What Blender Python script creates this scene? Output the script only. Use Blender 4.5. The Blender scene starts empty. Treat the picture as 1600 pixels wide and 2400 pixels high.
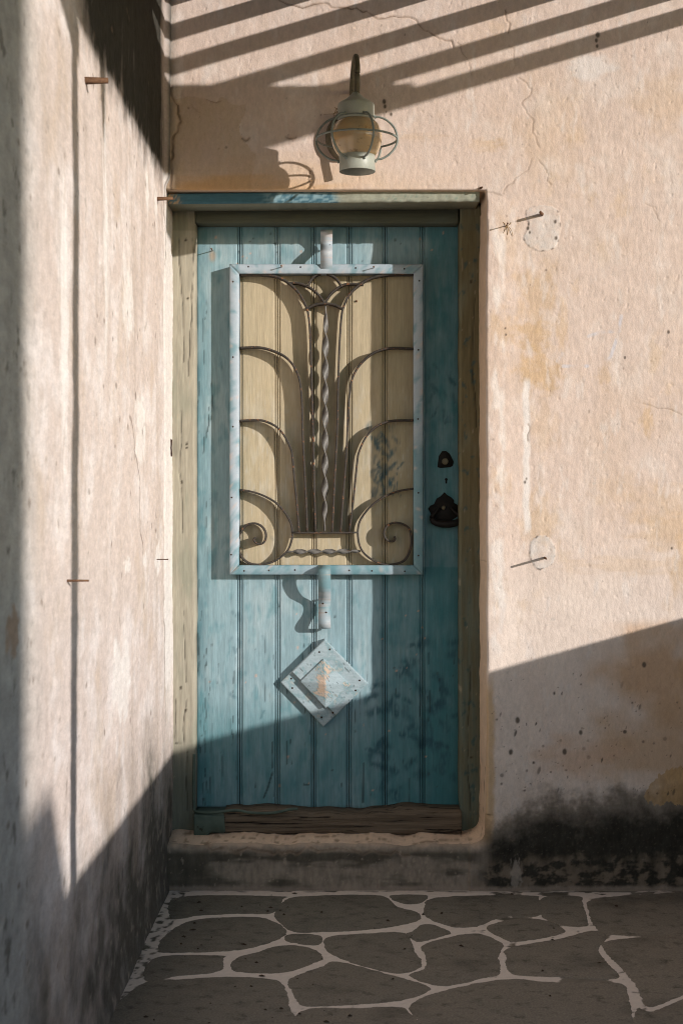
import bpy, math, random
import numpy as np
from mathutils import Vector, Matrix

random.seed(7)
rng = np.random.default_rng(7)
scene = bpy.context.scene
col = scene.collection

# ------------------------------------------------------------------ camera
D = 5.04                 # distance of the lens from the house wall (wall face is y = 0)
HC = 1.242               # lens height
F = 3600.0               # focal length in photograph pixels
K = D / F                # metres per photograph pixel on the wall plane
cam_d = bpy.data.cameras.new('camera')
cam = bpy.data.objects.new('camera', cam_d)
col.objects.link(cam)
cam.location = (0, -D, HC)
cam.rotation_euler = (math.radians(90), 0, 0)
cam_d.sensor_fit = 'VERTICAL'
cam_d.sensor_height = 36.0
cam_d.lens = 54.0
cam_d.clip_end = 500
cam_d.dof.use_dof = True
cam_d.dof.focus_distance = 5.0
cam_d.dof.aperture_fstop = 7.1
scene.camera = cam

# ------------------------------------------------------------------ light
SX, SY, SZ = 1.27, -1.0, 0.362          # direction towards the sun
elev = math.atan2(SZ, math.hypot(SX, SY))
azim = math.atan2(SX, SY)              # clockwise from +Y
world = bpy.data.worlds.new('World')
scene.world = world
world.use_nodes = True
wn = world.node_tree
wn.nodes.clear()
sky_n = wn.nodes.new('ShaderNodeTexSky')
sky_n.sky_type = 'NISHITA'
sky_n.sun_disc = False
sky_n.sun_elevation = elev
sky_n.sun_rotation = azim
sky_n.dust_density = 0.2
sky_n.ozone_density = 0.8
bg_n = wn.nodes.new('ShaderNodeBackground')
bg_n.inputs['Strength'].default_value = 0.115
out_n = wn.nodes.new('ShaderNodeOutputWorld')
wn.links.new(sky_n.outputs['Color'], bg_n.inputs['Color'])
wn.links.new(bg_n.outputs['Background'], out_n.inputs['Surface'])

sun_d = bpy.data.lights.new('sun', 'SUN')
sun_d.energy = 2.5
sun_d.angle = math.radians(0.55)
sun_d.color = (1.0, 0.935, 0.865)
sun = bpy.data.objects.new('sun', sun_d)
col.objects.link(sun)
sun.location = (6, -5, 4)
sun.rotation_euler = Vector((SX, SY, SZ)).to_track_quat('Z', 'Y').to_euler()

scene.view_settings.view_transform = 'Standard'
scene.view_settings.look = 'None'
scene.view_settings.gamma = 1.0
scene.view_settings.exposure = 0.88
scene.view_settings.use_curve_mapping = False
scene.render.engine = 'CYCLES'
scene.cycles.max_bounces = 8
scene.cycles.diffuse_bounces = 5
scene.cycles.filter_width = 1.05
scene.cycles.use_denoising = True
scene.cycles.denoising_prefilter = 'ACCURATE'

# ------------------------------------------------------------------ measuring helpers
def P(xs, ys, y=0.0):
    """photograph pixel -> point on the plane y (plane parallel to the house wall)"""
    k = K * (D + y) / D
    return ((xs - 800) * k, y, HC - (ys - 1200) * k)

def LW(xs, ys):
    """photograph pixel -> (y, z) on the side wall"""
    r = 409.0 / (800 - xs)
    return (-(1 - r) * D, HC - (ys - 1200) * K * r)

def FL(zx, zy):
    """floor tracing point -> (x, y) on the ground"""
    xs = 200 + zx / 1.12
    ys = 1650 + zy / 1.12
    d = HC * F / (ys - 1200)
    return ((xs - 800) / F * d, d - D)

# ------------------------------------------------------------------ numpy noise
def _hash(ix, iy, seed):
    h = (ix * 374761393 + iy * 668265263 + seed * 1013904223) & 0xffffffff
    h = ((h ^ (h >> 13)) * 1274126177) & 0xffffffff
    h = ((h ^ (h >> 16)) * 2246822519) & 0xffffffff
    return (h ^ (h >> 15)) & 0xffffffff

def pn(x, y, seed=0):
    x = np.asarray(x, dtype=np.float64); y = np.asarray(y, dtype=np.float64)
    xi = np.floor(x).astype(np.int64); yi = np.floor(y).astype(np.int64)
    xf = x - xi; yf = y - yi
    u = xf * xf * xf * (xf * (xf * 6 - 15) + 10)
    v = yf * yf * yf * (yf * (yf * 6 - 15) + 10)
    def g(ix, iy, dx, dy):
        a = _hash(ix, iy, seed) * (2 * math.pi / 4294967296.0)
        return np.cos(a) * dx + np.sin(a) * dy
    n00 = g(xi, yi, xf, yf); n10 = g(xi + 1, yi, xf - 1, yf)
    n01 = g(xi, yi + 1, xf, yf - 1); n11 = g(xi + 1, yi + 1, xf - 1, yf - 1)
    return 1.5 * ((n00 * (1 - u) + n10 * u) * (1 - v) + (n01 * (1 - u) + n11 * u) * v)

def fbm(x, y, octaves=4, seed=0, gain=0.5):
    s = 0; a = 1.0; t = 0
    for o in range(octaves):
        s = s + a * pn(x * (2 ** o) + 17.3 * o, y * (2 ** o) - 9.1 * o, seed + 31 * o)
        t += a; a *= gain
    return s / t * 1.25

def sst(e0, e1, x):
    t = np.clip((x - e0) / (e1 - e0), 0, 1)
    return t * t * (3 - 2 * t)

def mix(c, c2, m):
    c2 = np.asarray(c2, dtype=np.float64)
    m = np.clip(m, 0, 1)[..., None]
    return c * (1 - m) + c2 * m

def blob(u, v, cu, cv, ru, rv, warp=0.35, seed=3, soft=0.4, fr=2.2):
    """soft irregular blot, 1 inside"""
    d = np.hypot((u - cu) / ru, (v - cv) / rv)
    n = fbm(u / ru * fr * .5 + 5.7, v / rv * fr * .5, 3, seed)
    return 1 - sst(1 - soft, 1 + soft, d + warp * n)

def jitter(pts, amp, levels, r):
    for _ in range(levels):
        q = [pts[0]]
        for a, b in zip(pts[:-1], pts[1:]):
            L = math.hypot(b[0] - a[0], b[1] - a[1])
            m = ((a[0] + b[0]) / 2 + r.gauss(0, amp) * L, (a[1] + b[1]) / 2 + r.gauss(0, amp) * L)
            q += [m, b]
        pts = q
    return pts

def pdist(u, v, pts, reach):
    """distance to a polyline (inf farther away than reach)"""
    d = np.full(u.shape, 1e9)
    P_ = np.array(pts, dtype=np.float64)
    sel = np.where((u > P_[:, 0].min() - reach) & (u < P_[:, 0].max() + reach) &
                   (v > P_[:, 1].min() - reach) & (v < P_[:, 1].max() + reach))[0]
    if len(sel) == 0:
        return d
    su, sv = u[sel], v[sel]
    best = np.full(len(sel), 1e9)
    for a, b in zip(P_[:-1], P_[1:]):
        e = b - a; L2 = max(e @ e, 1e-12)
        t = np.clip(((su - a[0]) * e[0] + (sv - a[1]) * e[1]) / L2, 0, 1)
        best = np.minimum(best, np.hypot(su - a[0] - t * e[0], sv - a[1] - t * e[1]))
    d[sel] = best
    return d

def inpoly(u, v, pts):
    c = np.zeros(u.shape, bool)
    n = len(pts); j = n - 1
    for i in range(n):
        xi, yi = pts[i]; xj, yj = pts[j]
        cond = ((yi > v) != (yj > v)) & (u < (xj - xi) * (v - yi) / (yj - yi + 1e-12) + xi)
        c ^= cond
        j = i
    return c

def catmull(pts, n=8, closed=False):
    pts = [np.array(p, dtype=float) for p in pts]
    out = []
    N = len(pts)
    rngi = range(N) if closed else range(N - 1)
    for i in rngi:
        if closed:
            p0, p1, p2, p3 = pts[i - 1], pts[i], pts[(i + 1) % N], pts[(i + 2) % N]
        else:
            p0 = pts[i - 1] if i else 2 * pts[0] - pts[1]
            p1, p2 = pts[i], pts[i + 1]
            p3 = pts[i + 2] if i + 2 < N else 2 * pts[-1] - pts[-2]
        for k in range(n):
            t = k / n
            out.append(0.5 * ((2 * p1) + (-p0 + p2) * t + (2 * p0 - 5 * p1 + 4 * p2 - p3) * t * t
                              + (-p0 + 3 * p1 - 3 * p2 + p3) * t ** 3))
    if not closed:
        out.append(pts[-1])
    return out

# ------------------------------------------------------------------ object helpers
def tag(o, label=None, cat=None, group=None, kind=None):
    if label: o['label'] = label
    if cat: o['category'] = cat
    if group: o['group'] = group
    if kind: o['kind'] = kind
    return o

def empty(name, loc, label, cat, group=None):
    o = bpy.data.objects.new(name, None)
    o.empty_display_size = 0.1
    o.location = loc
    col.objects.link(o)
    return tag(o, label, cat, group)

def link(name, me, mat=None, parent=None, smooth=True):
    o = bpy.data.objects.new(name, me)
    col.objects.link(o)
    if mat and len(me.materials) == 0:
        me.materials.append(mat)
    if parent is not None:
        o.parent = parent
        o.matrix_parent_inverse = (Matrix.Translation(parent.location) if parent.parent is None
                                   else Matrix.Identity(4)).inverted()
    if smooth:
        me.polygons.foreach_set('use_smooth', np.ones(len(me.polygons), bool))
    return o

def np_mesh(name, V, quads, colors=None, extra_faces=None):
    me = bpy.data.meshes.new(name)
    V = np.asarray(V, dtype=np.float32)
    quads = np.asarray(quads, dtype=np.int32).reshape(-1, 4)
    loops = quads.ravel()
    starts = np.arange(len(quads), dtype=np.int32) * 4
    if extra_faces:
        ex = []
        for f in extra_faces:
            starts = np.append(starts, len(loops) + len(ex)); ex += list(f)
        loops = np.concatenate([loops, np.array(ex, dtype=np.int32)])
    me.vertices.add(len(V)); me.vertices.foreach_set('co', V.ravel())
    me.loops.add(len(loops)); me.loops.foreach_set('vertex_index', loops.astype(np.int32))
    me.polygons.add(len(starts)); me.polygons.foreach_set('loop_start', starts.astype(np.int32))
    me.update(calc_edges=True)
    me.validate()
    if colors is not None:
        a = me.color_attributes.new('Col', 'FLOAT_COLOR', 'POINT')
        c = np.ones((len(V), 4), dtype=np.float32)
        c[:, :3] = np.clip(colors, 0.004, 0.95)
        a.data.foreach_set('color', c.ravel())
    return me

def grid_quads(nr, nc, wrap=False):
    r = np.arange(nr - 1)[:, None]; c = np.arange(nc if wrap else nc - 1)[None, :]
    c2 = (c + 1) % nc
    return np.stack([r * nc + c, r * nc + c2, (r + 1) * nc + c2, (r + 1) * nc + c], -1).reshape(-1, 4)

def sweep(name, profile, path, axis, mat, parent, colfn=None, warp=None, smooth=False):
    """closed profile swept straight along an axis. axis 'z': profile is (x, y); axis 'x': profile is (y, z)"""
    pr = np.array(profile, dtype=float); t = np.array(path, dtype=float)
    n, m = len(t), len(pr)
    V = np.zeros((n, m, 3))
    if axis == 'z':
        V[..., 0] = pr[None, :, 0]; V[..., 1] = pr[None, :, 1]; V[..., 2] = t[:, None]
    else:
        V[..., 0] = t[:, None]; V[..., 1] = pr[None, :, 0]; V[..., 2] = pr[None, :, 1]
    V = V.reshape(-1, 3)
    if warp is not None:
        V = warp(V)
    q = grid_quads(n, m, True)
    caps = [list(range(m))[::-1], list(range((n - 1) * m, n * m))]
    C = colfn(V) if colfn is not None else None
    me = np_mesh(name, V, q, C, caps)
    bm_fix(me)
    return link(name, me, mat, parent, smooth)

import bmesh
def bm_fix(me):
    bm = bmesh.new(); bm.from_mesh(me)
    bmesh.ops.recalc_face_normals(bm, faces=bm.faces)
    bm.to_mesh(me); bm.free()

def section_sweep(name, frames, mat, parent, smooth=False, closed=False):
    """frames: list of rings (each a list of 3d points, same count) joined and capped"""
    n, m = len(frames), len(frames[0])
    V = np.array(frames, dtype=float).reshape(-1, 3)
    q = grid_quads(n, m, True)
    caps = [list(range(m))[::-1], list(range((n - 1) * m, n * m))]
    me = np_mesh(name, V, q, None, caps)
    bm_fix(me)
    return link(name, me, mat, parent, smooth)

def tube_frames(path, r, n=8):
    path = [Vector(p) for p in path]
    fr = []
    up = Vector((0.013, 0.21, 0.97))
    for i, p in enumerate(path):
        tng = (path[min(i + 1, len(path) - 1)] - path[max(i - 1, 0)]).normalized()
        a = tng.cross(up)
        if a.length < 1e-3: a = tng.cross(Vector((1, 0, 0)))
        a.normalize(); b = tng.cross(a).normalized()
        rr = r[i] if isinstance(r, (list, tuple)) else r
        fr.append([p + (a * math.cos(2 * math.pi * k / n) + b * math.sin(2 * math.pi * k / n)) * rr for k in range(n)])
    return fr

def tube(name, path, r, mat, parent, n=8):
    return section_sweep(name, tube_frames(path, r, n), mat, parent, True)

def strip_bar(name, pts, w, y0, y1, mat, parent, n=8):
    """flat iron on edge: path in the xz plane, width w in plane, depth y0..y1"""
    c = catmull(pts, n)
    fr = []
    for i, p in enumerate(c):
        t = c[min(i + 1, len(c) - 1)] - c[max(i - 1, 0)]
        t = t / (np.linalg.norm(t) + 1e-9)
        nx, nz = -t[1] * w / 2, t[0] * w / 2
        fr.append([(p[0] + nx, y0, p[1] + nz), (p[0] - nx, y0, p[1] - nz),
                   (p[0] - nx, y1, p[1] - nz), (p[0] + nx, y1, p[1] + nz)])
    return section_sweep(name, fr, mat, parent)

def lathe(name, prof, centre, mat, parent, n=40, tilt=None):
    fr = []
    for r, z in prof:
        fr.append([(centre[0] + r * math.cos(2 * math.pi * k / n), centre[1] + r * math.sin(2 * math.pi * k / n), z) for k in range(n)])
    return section_sweep(name, fr, mat, parent, True)

def prism(name, outline, y_front, y_back, mat, parent, bevel=0.0):
    """outline in xz, front face towards -y"""
    o = [np.array(p, dtype=float) for p in outline]
    cen = sum(o) / len(o)
    rings = []
    if bevel:
        rings.append([(*(p + (cen - p) / (np.linalg.norm(cen - p) + 1e-9) * bevel), y_front) for p in o])
        rings.append([(*p, y_front + bevel) for p in o])
    else:
        rings.append([(*p, y_front) for p in o])
    rings.append([(*p, y_back) for p in o])
    fr = [[(x, y, z) for (x, z, y) in r] for r in rings]
    return section_sweep(name, fr, mat, parent)

def box_mesh(name, x0, x1, y0, y1, z0, z1, mat, parent=None, bevel=0.0):
    bm = bmesh.new()
    bmesh.ops.create_cube(bm, size=1)
    for v in bm.verts:
        v.co = ((x0 + x1) / 2 + v.co.x * (x1 - x0), (y0 + y1) / 2 + v.co.y * (y1 - y0), (z0 + z1) / 2 + v.co.z * (z1 - z0))
    if bevel:
        bmesh.ops.bevel(bm, geom=list(bm.edges), offset=bevel, segments=2, affect='EDGES')
    me = bpy.data.meshes.new(name); bm.to_mesh(me); bm.free()
    return link(name, me, mat, parent, False)

# ------------------------------------------------------------------ materials
def base_mat(name, rough=0.85, spec=0.3, metal=0.0):
    m = bpy.data.materials.new(name); m.use_nodes = True
    nt = m.node_tree
    b = nt.nodes['Principled BSDF']
    b.inputs['Roughness'].default_value = rough
    b.inputs['Specular IOR Level'].default_value = spec
    b.inputs['Metallic'].default_value = metal
    return m, nt, b

def N(nt, typ, **kw):
    n = nt.nodes.new(typ)
    for k, v in kw.items(): setattr(n, k, v)
    return n

def coords(nt, scale=(1, 1, 1)):
    tc = N(nt, 'ShaderNodeTexCoord')
    mp = N(nt, 'ShaderNodeMapping')
    mp.inputs['Scale'].default_value = scale
    nt.links.new(tc.outputs['Object'], mp.inputs['Vector'])
    return mp.outputs['Vector']

def noise(nt, vec, scale, detail=4, rough=0.55):
    n = N(nt, 'ShaderNodeTexNoise')
    n.inputs['Scale'].default_value = scale
    n.inputs['Detail'].default_value = detail
    n.inputs['Roughness'].default_value = rough
    nt.links.new(vec, n.inputs['Vector'])
    return n.outputs['Fac']

def maprange(nt, val, a, b, c, d):
    n = N(nt, 'ShaderNodeMapRange')
    for i, v in zip(('From Min', 'From Max', 'To Min', 'To Max'), (a, b, c, d)):
        n.inputs[i].default_value = v
    nt.links.new(val, n.inputs['Value'])
    return n.outputs['Result']

def mathn(nt, op, a, b):
    n = N(nt, 'ShaderNodeMath', operation=op)
    for i, v in enumerate((a, b)):
        if isinstance(v, (int, float)): n.inputs[i].default_value = v
        else: nt.links.new(v, n.inputs[i])
    return n.outputs[0]

def mixcol(nt, fac, a, b, blend='MIX'):
    n = N(nt, 'ShaderNodeMix', data_type='RGBA', blend_type=blend)
    ins = [s for s in n.inputs if s.type == 'RGBA']
    if isinstance(fac, (int, float)): n.inputs[0].default_value = fac
    else: nt.links.new(fac, n.inputs[0])
    for s, v in zip(ins, (a, b)):
        if isinstance(v, tuple): s.default_value = (*v, 1)
        else: nt.links.new(v, s)
    return [s for s in n.outputs if s.type == 'RGBA'][0]

def bump(nt, b, h, strength, dist):
    n = N(nt, 'ShaderNodeBump')
    n.inputs['Strength'].default_value = strength
    n.inputs['Distance'].default_value = dist
    nt.links.new(h, n.inputs['Height'])
    nt.links.new(n.outputs['Normal'], b.inputs['Normal'])

def painted_mat(name, rough, spec, stretch, fine_amp, bump_d, fine=1.0, cracks=0.0):
    """colour from the mesh attribute, broken up by fine grain"""
    m, nt, b = base_mat(name, rough, spec)
    at = N(nt, 'ShaderNodeAttribute'); at.attribute_name = 'Col'
    v = coords(nt, stretch)
    n1 = noise(nt, v, 90 * fine, 5, 0.65)
    n2 = noise(nt, v, 420 * fine, 3, 0.6)
    s = mathn(nt, 'ADD', mathn(nt, 'MULTIPLY', n1, 0.6), mathn(nt, 'MULTIPLY', n2, 0.4))
    g = maprange(nt, s, 0.3, 0.7, 1 - fine_amp, 1 + fine_amp * 0.8)
    comb = N(nt, 'ShaderNodeCombineColor')
    for i in range(3): nt.links.new(g, comb.inputs[i])
    c = mixcol(nt, 1.0, at.outputs['Color'], comb.outputs[0], 'MULTIPLY')
    if cracks:
        v2 = coords(nt, (stretch[0] * 1.0, stretch[1], stretch[2] * 0.6))
        n3 = noise(nt, v2, 150 * fine, 6, 0.7)
        k = maprange(nt, n3, 0.66, 0.72, 0, cracks)
        c = mixcol(nt, k, c, (0.02, 0.018, 0.014))
    nt.links.new(c, b.inputs['Base Color'])
    bump(nt, b, s, 1.0, bump_d)
    return m

def noise_mat(name, c1, c2, scale, rough=0.7, spec=0.4, metal=0.0, stretch=(1, 1, 1), c3=None, thr=0.6, bump_d=0.0006, obj_rand=0.0):
    m, nt, b = base_mat(name, rough, spec, metal)
    v = coords(nt, stretch)
    f = noise(nt, v, scale, 6, 0.62)
    c = mixcol(nt, maprange(nt, f, 0.32, 0.68, 0, 1), c1, c2)
    if c3 is not None:
        f2 = noise(nt, v, scale * 1.7, 5, 0.65)
        c = mixcol(nt, maprange(nt, f2, thr, thr + 0.08, 0, 1), c, c3)
    if obj_rand:
        oi = N(nt, 'ShaderNodeObjectInfo')
        g = maprange(nt, oi.outputs['Random'], 0, 1, 1 - obj_rand, 1 + obj_rand)
        comb = N(nt, 'ShaderNodeCombineColor')
        for i in range(3): nt.links.new(g, comb.inputs[i])
        c = mixcol(nt, 1.0, c, comb.outputs[0], 'MULTIPLY')
    nt.links.new(c, b.inputs['Base Color'])
    f3 = noise(nt, v, scale * 5, 4, 0.6)
    bump(nt, b, f3, 1.0, bump_d)
    return m

M_PLASTER = painted_mat('lime_plaster', 0.92, 0.15, (1, 1, 0.5), 0.15, 0.0021, 0.9)
M_PLASTER_L = painted_mat('limewashed_side_wall', 0.92, 0.15, (1, 0.28, 0.8), 0.20, 0.0030, 0.8)
M_BLUE = painted_mat('bleached_blue_paint', 0.62, 0.35, (1, 1, 0.055), 0.22, 0.0010, 1.6, 0.6)
M_FRAMEWOOD = painted_mat('khaki_painted_wood', 0.75, 0.25, (1, 1, 0.045), 0.22, 0.0012, 1.5, 0.75)
M_FRAMEWOOD_X = painted_mat('painted_wood_across', 0.75, 0.25, (0.045, 1, 1), 0.22, 0.0012, 1.5, 0.6)
M_RAIL = painted_mat('pale_blue_rail_paint', 0.55, 0.4, (1, 1, 1), 0.07, 0.0005, 1.0)
M_PLAQUE = painted_mat('flaking_plaque_paint', 0.7, 0.3, (0.2, 1, 1), 0.2, 0.0012, 1.6, 0.35)
M_JOINT = painted_mat('worn_white_joint_paint', 0.85, 0.2, (1, 1, 1), 0.10, 0.0012, 0.8)
M_STONE = None
def stone_mat():
    m, nt, b = base_mat('grey_flagstone', 0.8, 0.22)
    v = coords(nt)
    sep = N(nt, 'ShaderNodeSeparateXYZ'); nt.links.new(v, sep.inputs[0])
    n1 = noise(nt, v, 3.2, 6, 0.62); n2 = noise(nt, v, 22, 5, 0.65); n3 = noise(nt, v, 170, 4, 0.6); n4 = noise(nt, v, 75, 3, 0.5)
    # greener by the door, browner and more trodden out in the yard
    pos = mathn(nt, 'SUBTRACT', mathn(nt, 'MULTIPLY', sep.outputs['X'], 0.75), mathn(nt, 'MULTIPLY', sep.outputs['Y'], 0.8))
    f = mathn(nt, 'ADD', pos, mathn(nt, 'MULTIPLY', mathn(nt, 'SUBTRACT', n1, 0.5), 2.2))
    c = mixcol(nt, maprange(nt, f, -0.2, 1.3, 0, 1), (0.135, 0.126, 0.102), (0.230, 0.203, 0.165))
    c = mixcol(nt, maprange(nt, n1, 0.52, 0.68, 0, 0.65), c, (0.066, 0.062, 0.050))
    c = mixcol(nt, maprange(nt, n2, 0.50, 0.70, 0, 0.7), c, (0.205, 0.178, 0.142))
    c = mixcol(nt, maprange(nt, n2, 0.46, 0.30, 0, 0.7), c, (0.055, 0.050, 0.038))
    c = mixcol(nt, maprange(nt, n4, 0.70, 0.74, 0, 0.8), c, (0.03, 0.024, 0.018))
    g = maprange(nt, n3, 0.3, 0.7, 0.72, 1.28)
    comb = N(nt, 'ShaderNodeCombineColor')
    for i in range(3): nt.links.new(g, comb.inputs[i])
    c = mixcol(nt, 1.0, c, comb.outputs[0], 'MULTIPLY')
    nt.links.new(c, b.inputs['Base Color'])
    bump(nt, b, mathn(nt, 'ADD', mathn(nt, 'MULTIPLY', n2, .7), mathn(nt, 'MULTIPLY', n3, .3)), 1.0, 0.003)
    return m
M_STONE = stone_mat()
M_IRON = noise_mat('rusty_iron', (0.050, 0.042, 0.035), (0.024, 0.021, 0.018), 60, 0.72, 0.4, c3=(0.22, 0.09, 0.035), thr=0.58)
M_IRON_DARK = noise_mat('black_iron', (0.008, 0.008, 0.008), (0.018, 0.014, 0.012), 60, 0.6, 0.18)
M_TWIST = noise_mat('grey_twisted_iron', (0.085, 0.08, 0.076), (0.17, 0.16, 0.15), 50, 0.5, 0.5, c3=(0.16, 0.09, 0.05), thr=0.62)
M_NAIL = noise_mat('rusty_nail', (0.085, 0.042, 0.024), (0.18, 0.095, 0.05), 140, 0.8, 0.3)
M_HOLE = noise_mat('dark_screw', (0.012, 0.010, 0.009), (0.05, 0.025, 0.015), 200, 0.8, 0.2)
M_LAMP = noise_mat('grey_green_enamel', (0.30, 0.32, 0.28), (0.37, 0.38, 0.33), 22, 0.45, 0.5, c3=(0.2, 0.17, 0.12), thr=0.68)
M_CAGE = noise_mat('grey_green_wire', (0.14, 0.17, 0.155), (0.24, 0.26, 0.235), 60, 0.5, 0.5, c3=(0.10, 0.08, 0.06), thr=0.62)
M_OLIVE = noise_mat('dull_olive_metal', (0.085, 0.075, 0.045), (0.15, 0.13, 0.085), 40, 0.65, 0.4, c3=(0.04, 0.035, 0.025), thr=0.58)
M_SILL = noise_mat('weathered_bare_wood', (0.075, 0.057, 0.040), (0.20, 0.155, 0.112), 22, 0.85, 0.2, stretch=(0.12, 1.4, 3.2), c3=(0.012, 0.010, 0.008), thr=0.56, bump_d=0.004)
M_GREEN = noise_mat('dull_green_paint', (0.055, 0.085, 0.07), (0.10, 0.135, 0.11), 18, 0.7, 0.3, c3=(0.03, 0.035, 0.025), thr=0.66)
M_PERGOLA = noise_mat('grey_pergola_wood', (0.055, 0.045, 0.035), (0.085, 0.07, 0.055), 20, 0.85, 0.2)
M_DARKWOOD = noise_mat('dark_sky_block_timber', (0.045, 0.033, 0.024), (0.07, 0.052, 0.037), 14, 0.85, 0.2)
M_WHITEWASH = noise_mat('whitewash', (0.62, 0.55, 0.48), (0.72, 0.66, 0.60), 3, 0.9, 0.15)
M_EARTH = noise_mat('dry_ground', (0.22, 0.18, 0.13), (0.30, 0.25, 0.19), 0.6, 0.95, 0.1)

def glass_mat():
    m, nt, b = base_mat('stained_amber_glass', 0.14, 0.5)
    v = coords(nt, (1, 1, 1.6))
    f = noise(nt, v, 16, 6, 0.6)
    c = mixcol(nt, maprange(nt, f, 0.35, 0.65, 0, 1), (0.80, 0.57, 0.30), (0.70, 0.55, 0.36))
    f2 = noise(nt, v, 26, 5, 0.65)
    c = mixcol(nt, maprange(nt, f2, 0.57, 0.70, 0, 0.85), c, (0.16, 0.09, 0.035))
    nt.links.new(c, b.inputs['Base Color'])
    b.inputs['Transmission Weight'].default_value = 0.45
    b.inputs['IOR'].default_value = 1.25
    b.inputs['Coat Weight'].default_value = 1.0
    b.inputs['Coat Roughness'].default_value = 0.06
    return m
M_GLASS = glass_mat()

# ------------------------------------------------------------------ ground
bm = bmesh.new()
bmesh.ops.create_grid(bm, x_segments=8, y_segments=8, size=150)
for v in bm.verts: v.co.z = -0.04
me = bpy.data.meshes.new('ground'); bm.to_mesh(me); bm.free()
tag(link('ground', me, M_EARTH), kind='structure')

# ------------------------------------------------------------------ house wall with the door opening
OX0, OX1, OZ0, OZ1 = -0.75, 0.474, 0.146, 2.299
def opening_sdf(X, Z):
    cx, cz = (OX0 + OX1) / 2, (OZ0 + OZ1) / 2
    hx, hz = (OX1 - OX0) / 2, (OZ1 - OZ0) / 2
    wob = 0.004 * fbm(Z * 5.0, X * 5.0 + 3, 3, 21) * sst(0.0, 0.05, Z - OZ0) * sst(0, 0.05, OZ1 - Z)
    wob = wob + 0.010 * fbm(X * 9.0, Z * 2.0, 3, 23) * (1 - sst(0.0, 0.06, Z - OZ0))
    rr = np.where((Z < cz) & (X > cx), 0.055, 0.004)
    qx = np.abs(X - cx) - hx + rr; qz = np.abs(Z - cz) - hz + rr
    return np.hypot(np.maximum(qx, 0), np.maximum(qz, 0)) + np.minimum(np.maximum(qx, qz), 0) - rr + wob

r_ = random.Random(3)
CRACKS = [  # photograph coordinates, width in photograph pixels, darkness
    ([(655, 0), (760, 6), (800, 18), (850, 28), (880, 42), (920, 38), (962, 42), (985, 62), (1030, 92), (1062, 112)], 2.2, .75),
    ([(1183, 24), (1186, 50), (1190, 76)], 2.2, .7),
    ([(1190, 108), (1203, 138), (1200, 165)], 1.6, .45),
    ([(1215, 182), (1236, 200), (1240, 225), (1232, 258), (1250, 285), (1247, 310), (1262, 345)], 1.8, .4),
    ([(402, 205), (406, 232), (418, 262), (424, 285), (416, 310), (405, 330), (406, 350), (405, 372), (403, 400), (402, 428), (404, 452)], 4.0, .92),
    ([(1262, 375), (1276, 395), (1282, 418), (1290, 432)], 1.5, .45),
    ([(1178, 455), (1200, 430), (1215, 412), (1238, 392), (1245, 372)], 2.0, .35),
    ([(1120, 440), (1140, 450), (1172, 458)], 2.0, .5),
    ([(568, 325), (576, 330), (584, 323)], 3.0, .7),
    ([(670, 320), (680, 325), (694, 322)], 3.0, .7),
    ([(730, 395), (722, 420), (735, 440)], 2.2, .5),
    ([(484, 234), (500, 240), (520, 236)], 1.4, .4),
    ([(450, 240), (462, 260), (470, 265)], 1.2, .35),
    ([(1512, 478), (1535, 500), (1545, 520)], 1.6, .4),
    ([(1505, 946), (1560, 958), (1595, 972)], 1.5, .4),
    ([(1236, 995), (1237, 1015), (1236, 1035)], 1.6, .55),
    ([(1070, 100), (1085, 128), (1102, 160), (1104, 175)], 1.4, .4),
    ([(745, 1995), (800, 1990), (850, 2004), (900, 2000), (960, 2006)], 3.0, .45),
    ([(430, 1985), (480, 1980), (530, 1986), (600, 1992), (640, 2002), (680, 1996), (745, 1995)], 3.6, .6),
    ([(880, 2050), (884, 2080)], 1.5, .3),
]
CRACKS = [(jitter(p, .12, 2, r_), w, d) for p, w, d in CRACKS]
PATCH1 = catmull([(1232, 495), (1262, 482), (1300, 488), (1312, 520), (1308, 560), (1296, 582), (1262, 588), (1236, 574), (1226, 556), (1238, 530)], 6, True)
PATCH2 = catmull([(1245, 1268), (1270, 1254), (1292, 1268), (1300, 1295), (1292, 1322), (1262, 1334), (1246, 1318), (1240, 1292)], 6, True)
PATCH1 = jitter([tuple(p) for p in PATCH1], .15, 1, r_); PATCH2 = jitter([tuple(p) for p in PATCH2], .15, 1, r_)
ORANGE = jitter([tuple(p) for p in catmull([(1508, 1868), (1520, 1838), (1556, 1810), (1610, 1800), (1610, 1870), (1588, 1888), (1570, 1878), (1535, 1888)], 5, True)], .15, 1, r_)
OLDPAINT = jitter([tuple(p) for p in [(395, 232), (440, 225), (480, 230), (505, 240), (520, 230), (548, 246), (575, 246), (566, 285), (560, 305), (575, 335), (600, 360), (600, 460), (395, 470)]], .10, 2, r_)
SPECKS = []
for _ in range(200):
    while True:
        u_, v_ = r_.uniform(1145, 1640), r_.uniform(1560, 1860)
        if r_.random() < 0.35 + 0.65 * (v_ - 1560) / 300: break
    SPECKS.append((u_, v_, min(5.5, 0.8 + r_.expovariate(0.95)), r_.uniform(.35, .95), r_.choice([1, 1, 1, 2.6])))
for _ in range(330):
    SPECKS.append((r_.uniform(420, 1640), r_.uniform(-80, 1560), 0.8 + r_.expovariate(1.8), r_.uniform(.25, .6), r_.choice([1, 1, 1.8])))
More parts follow.
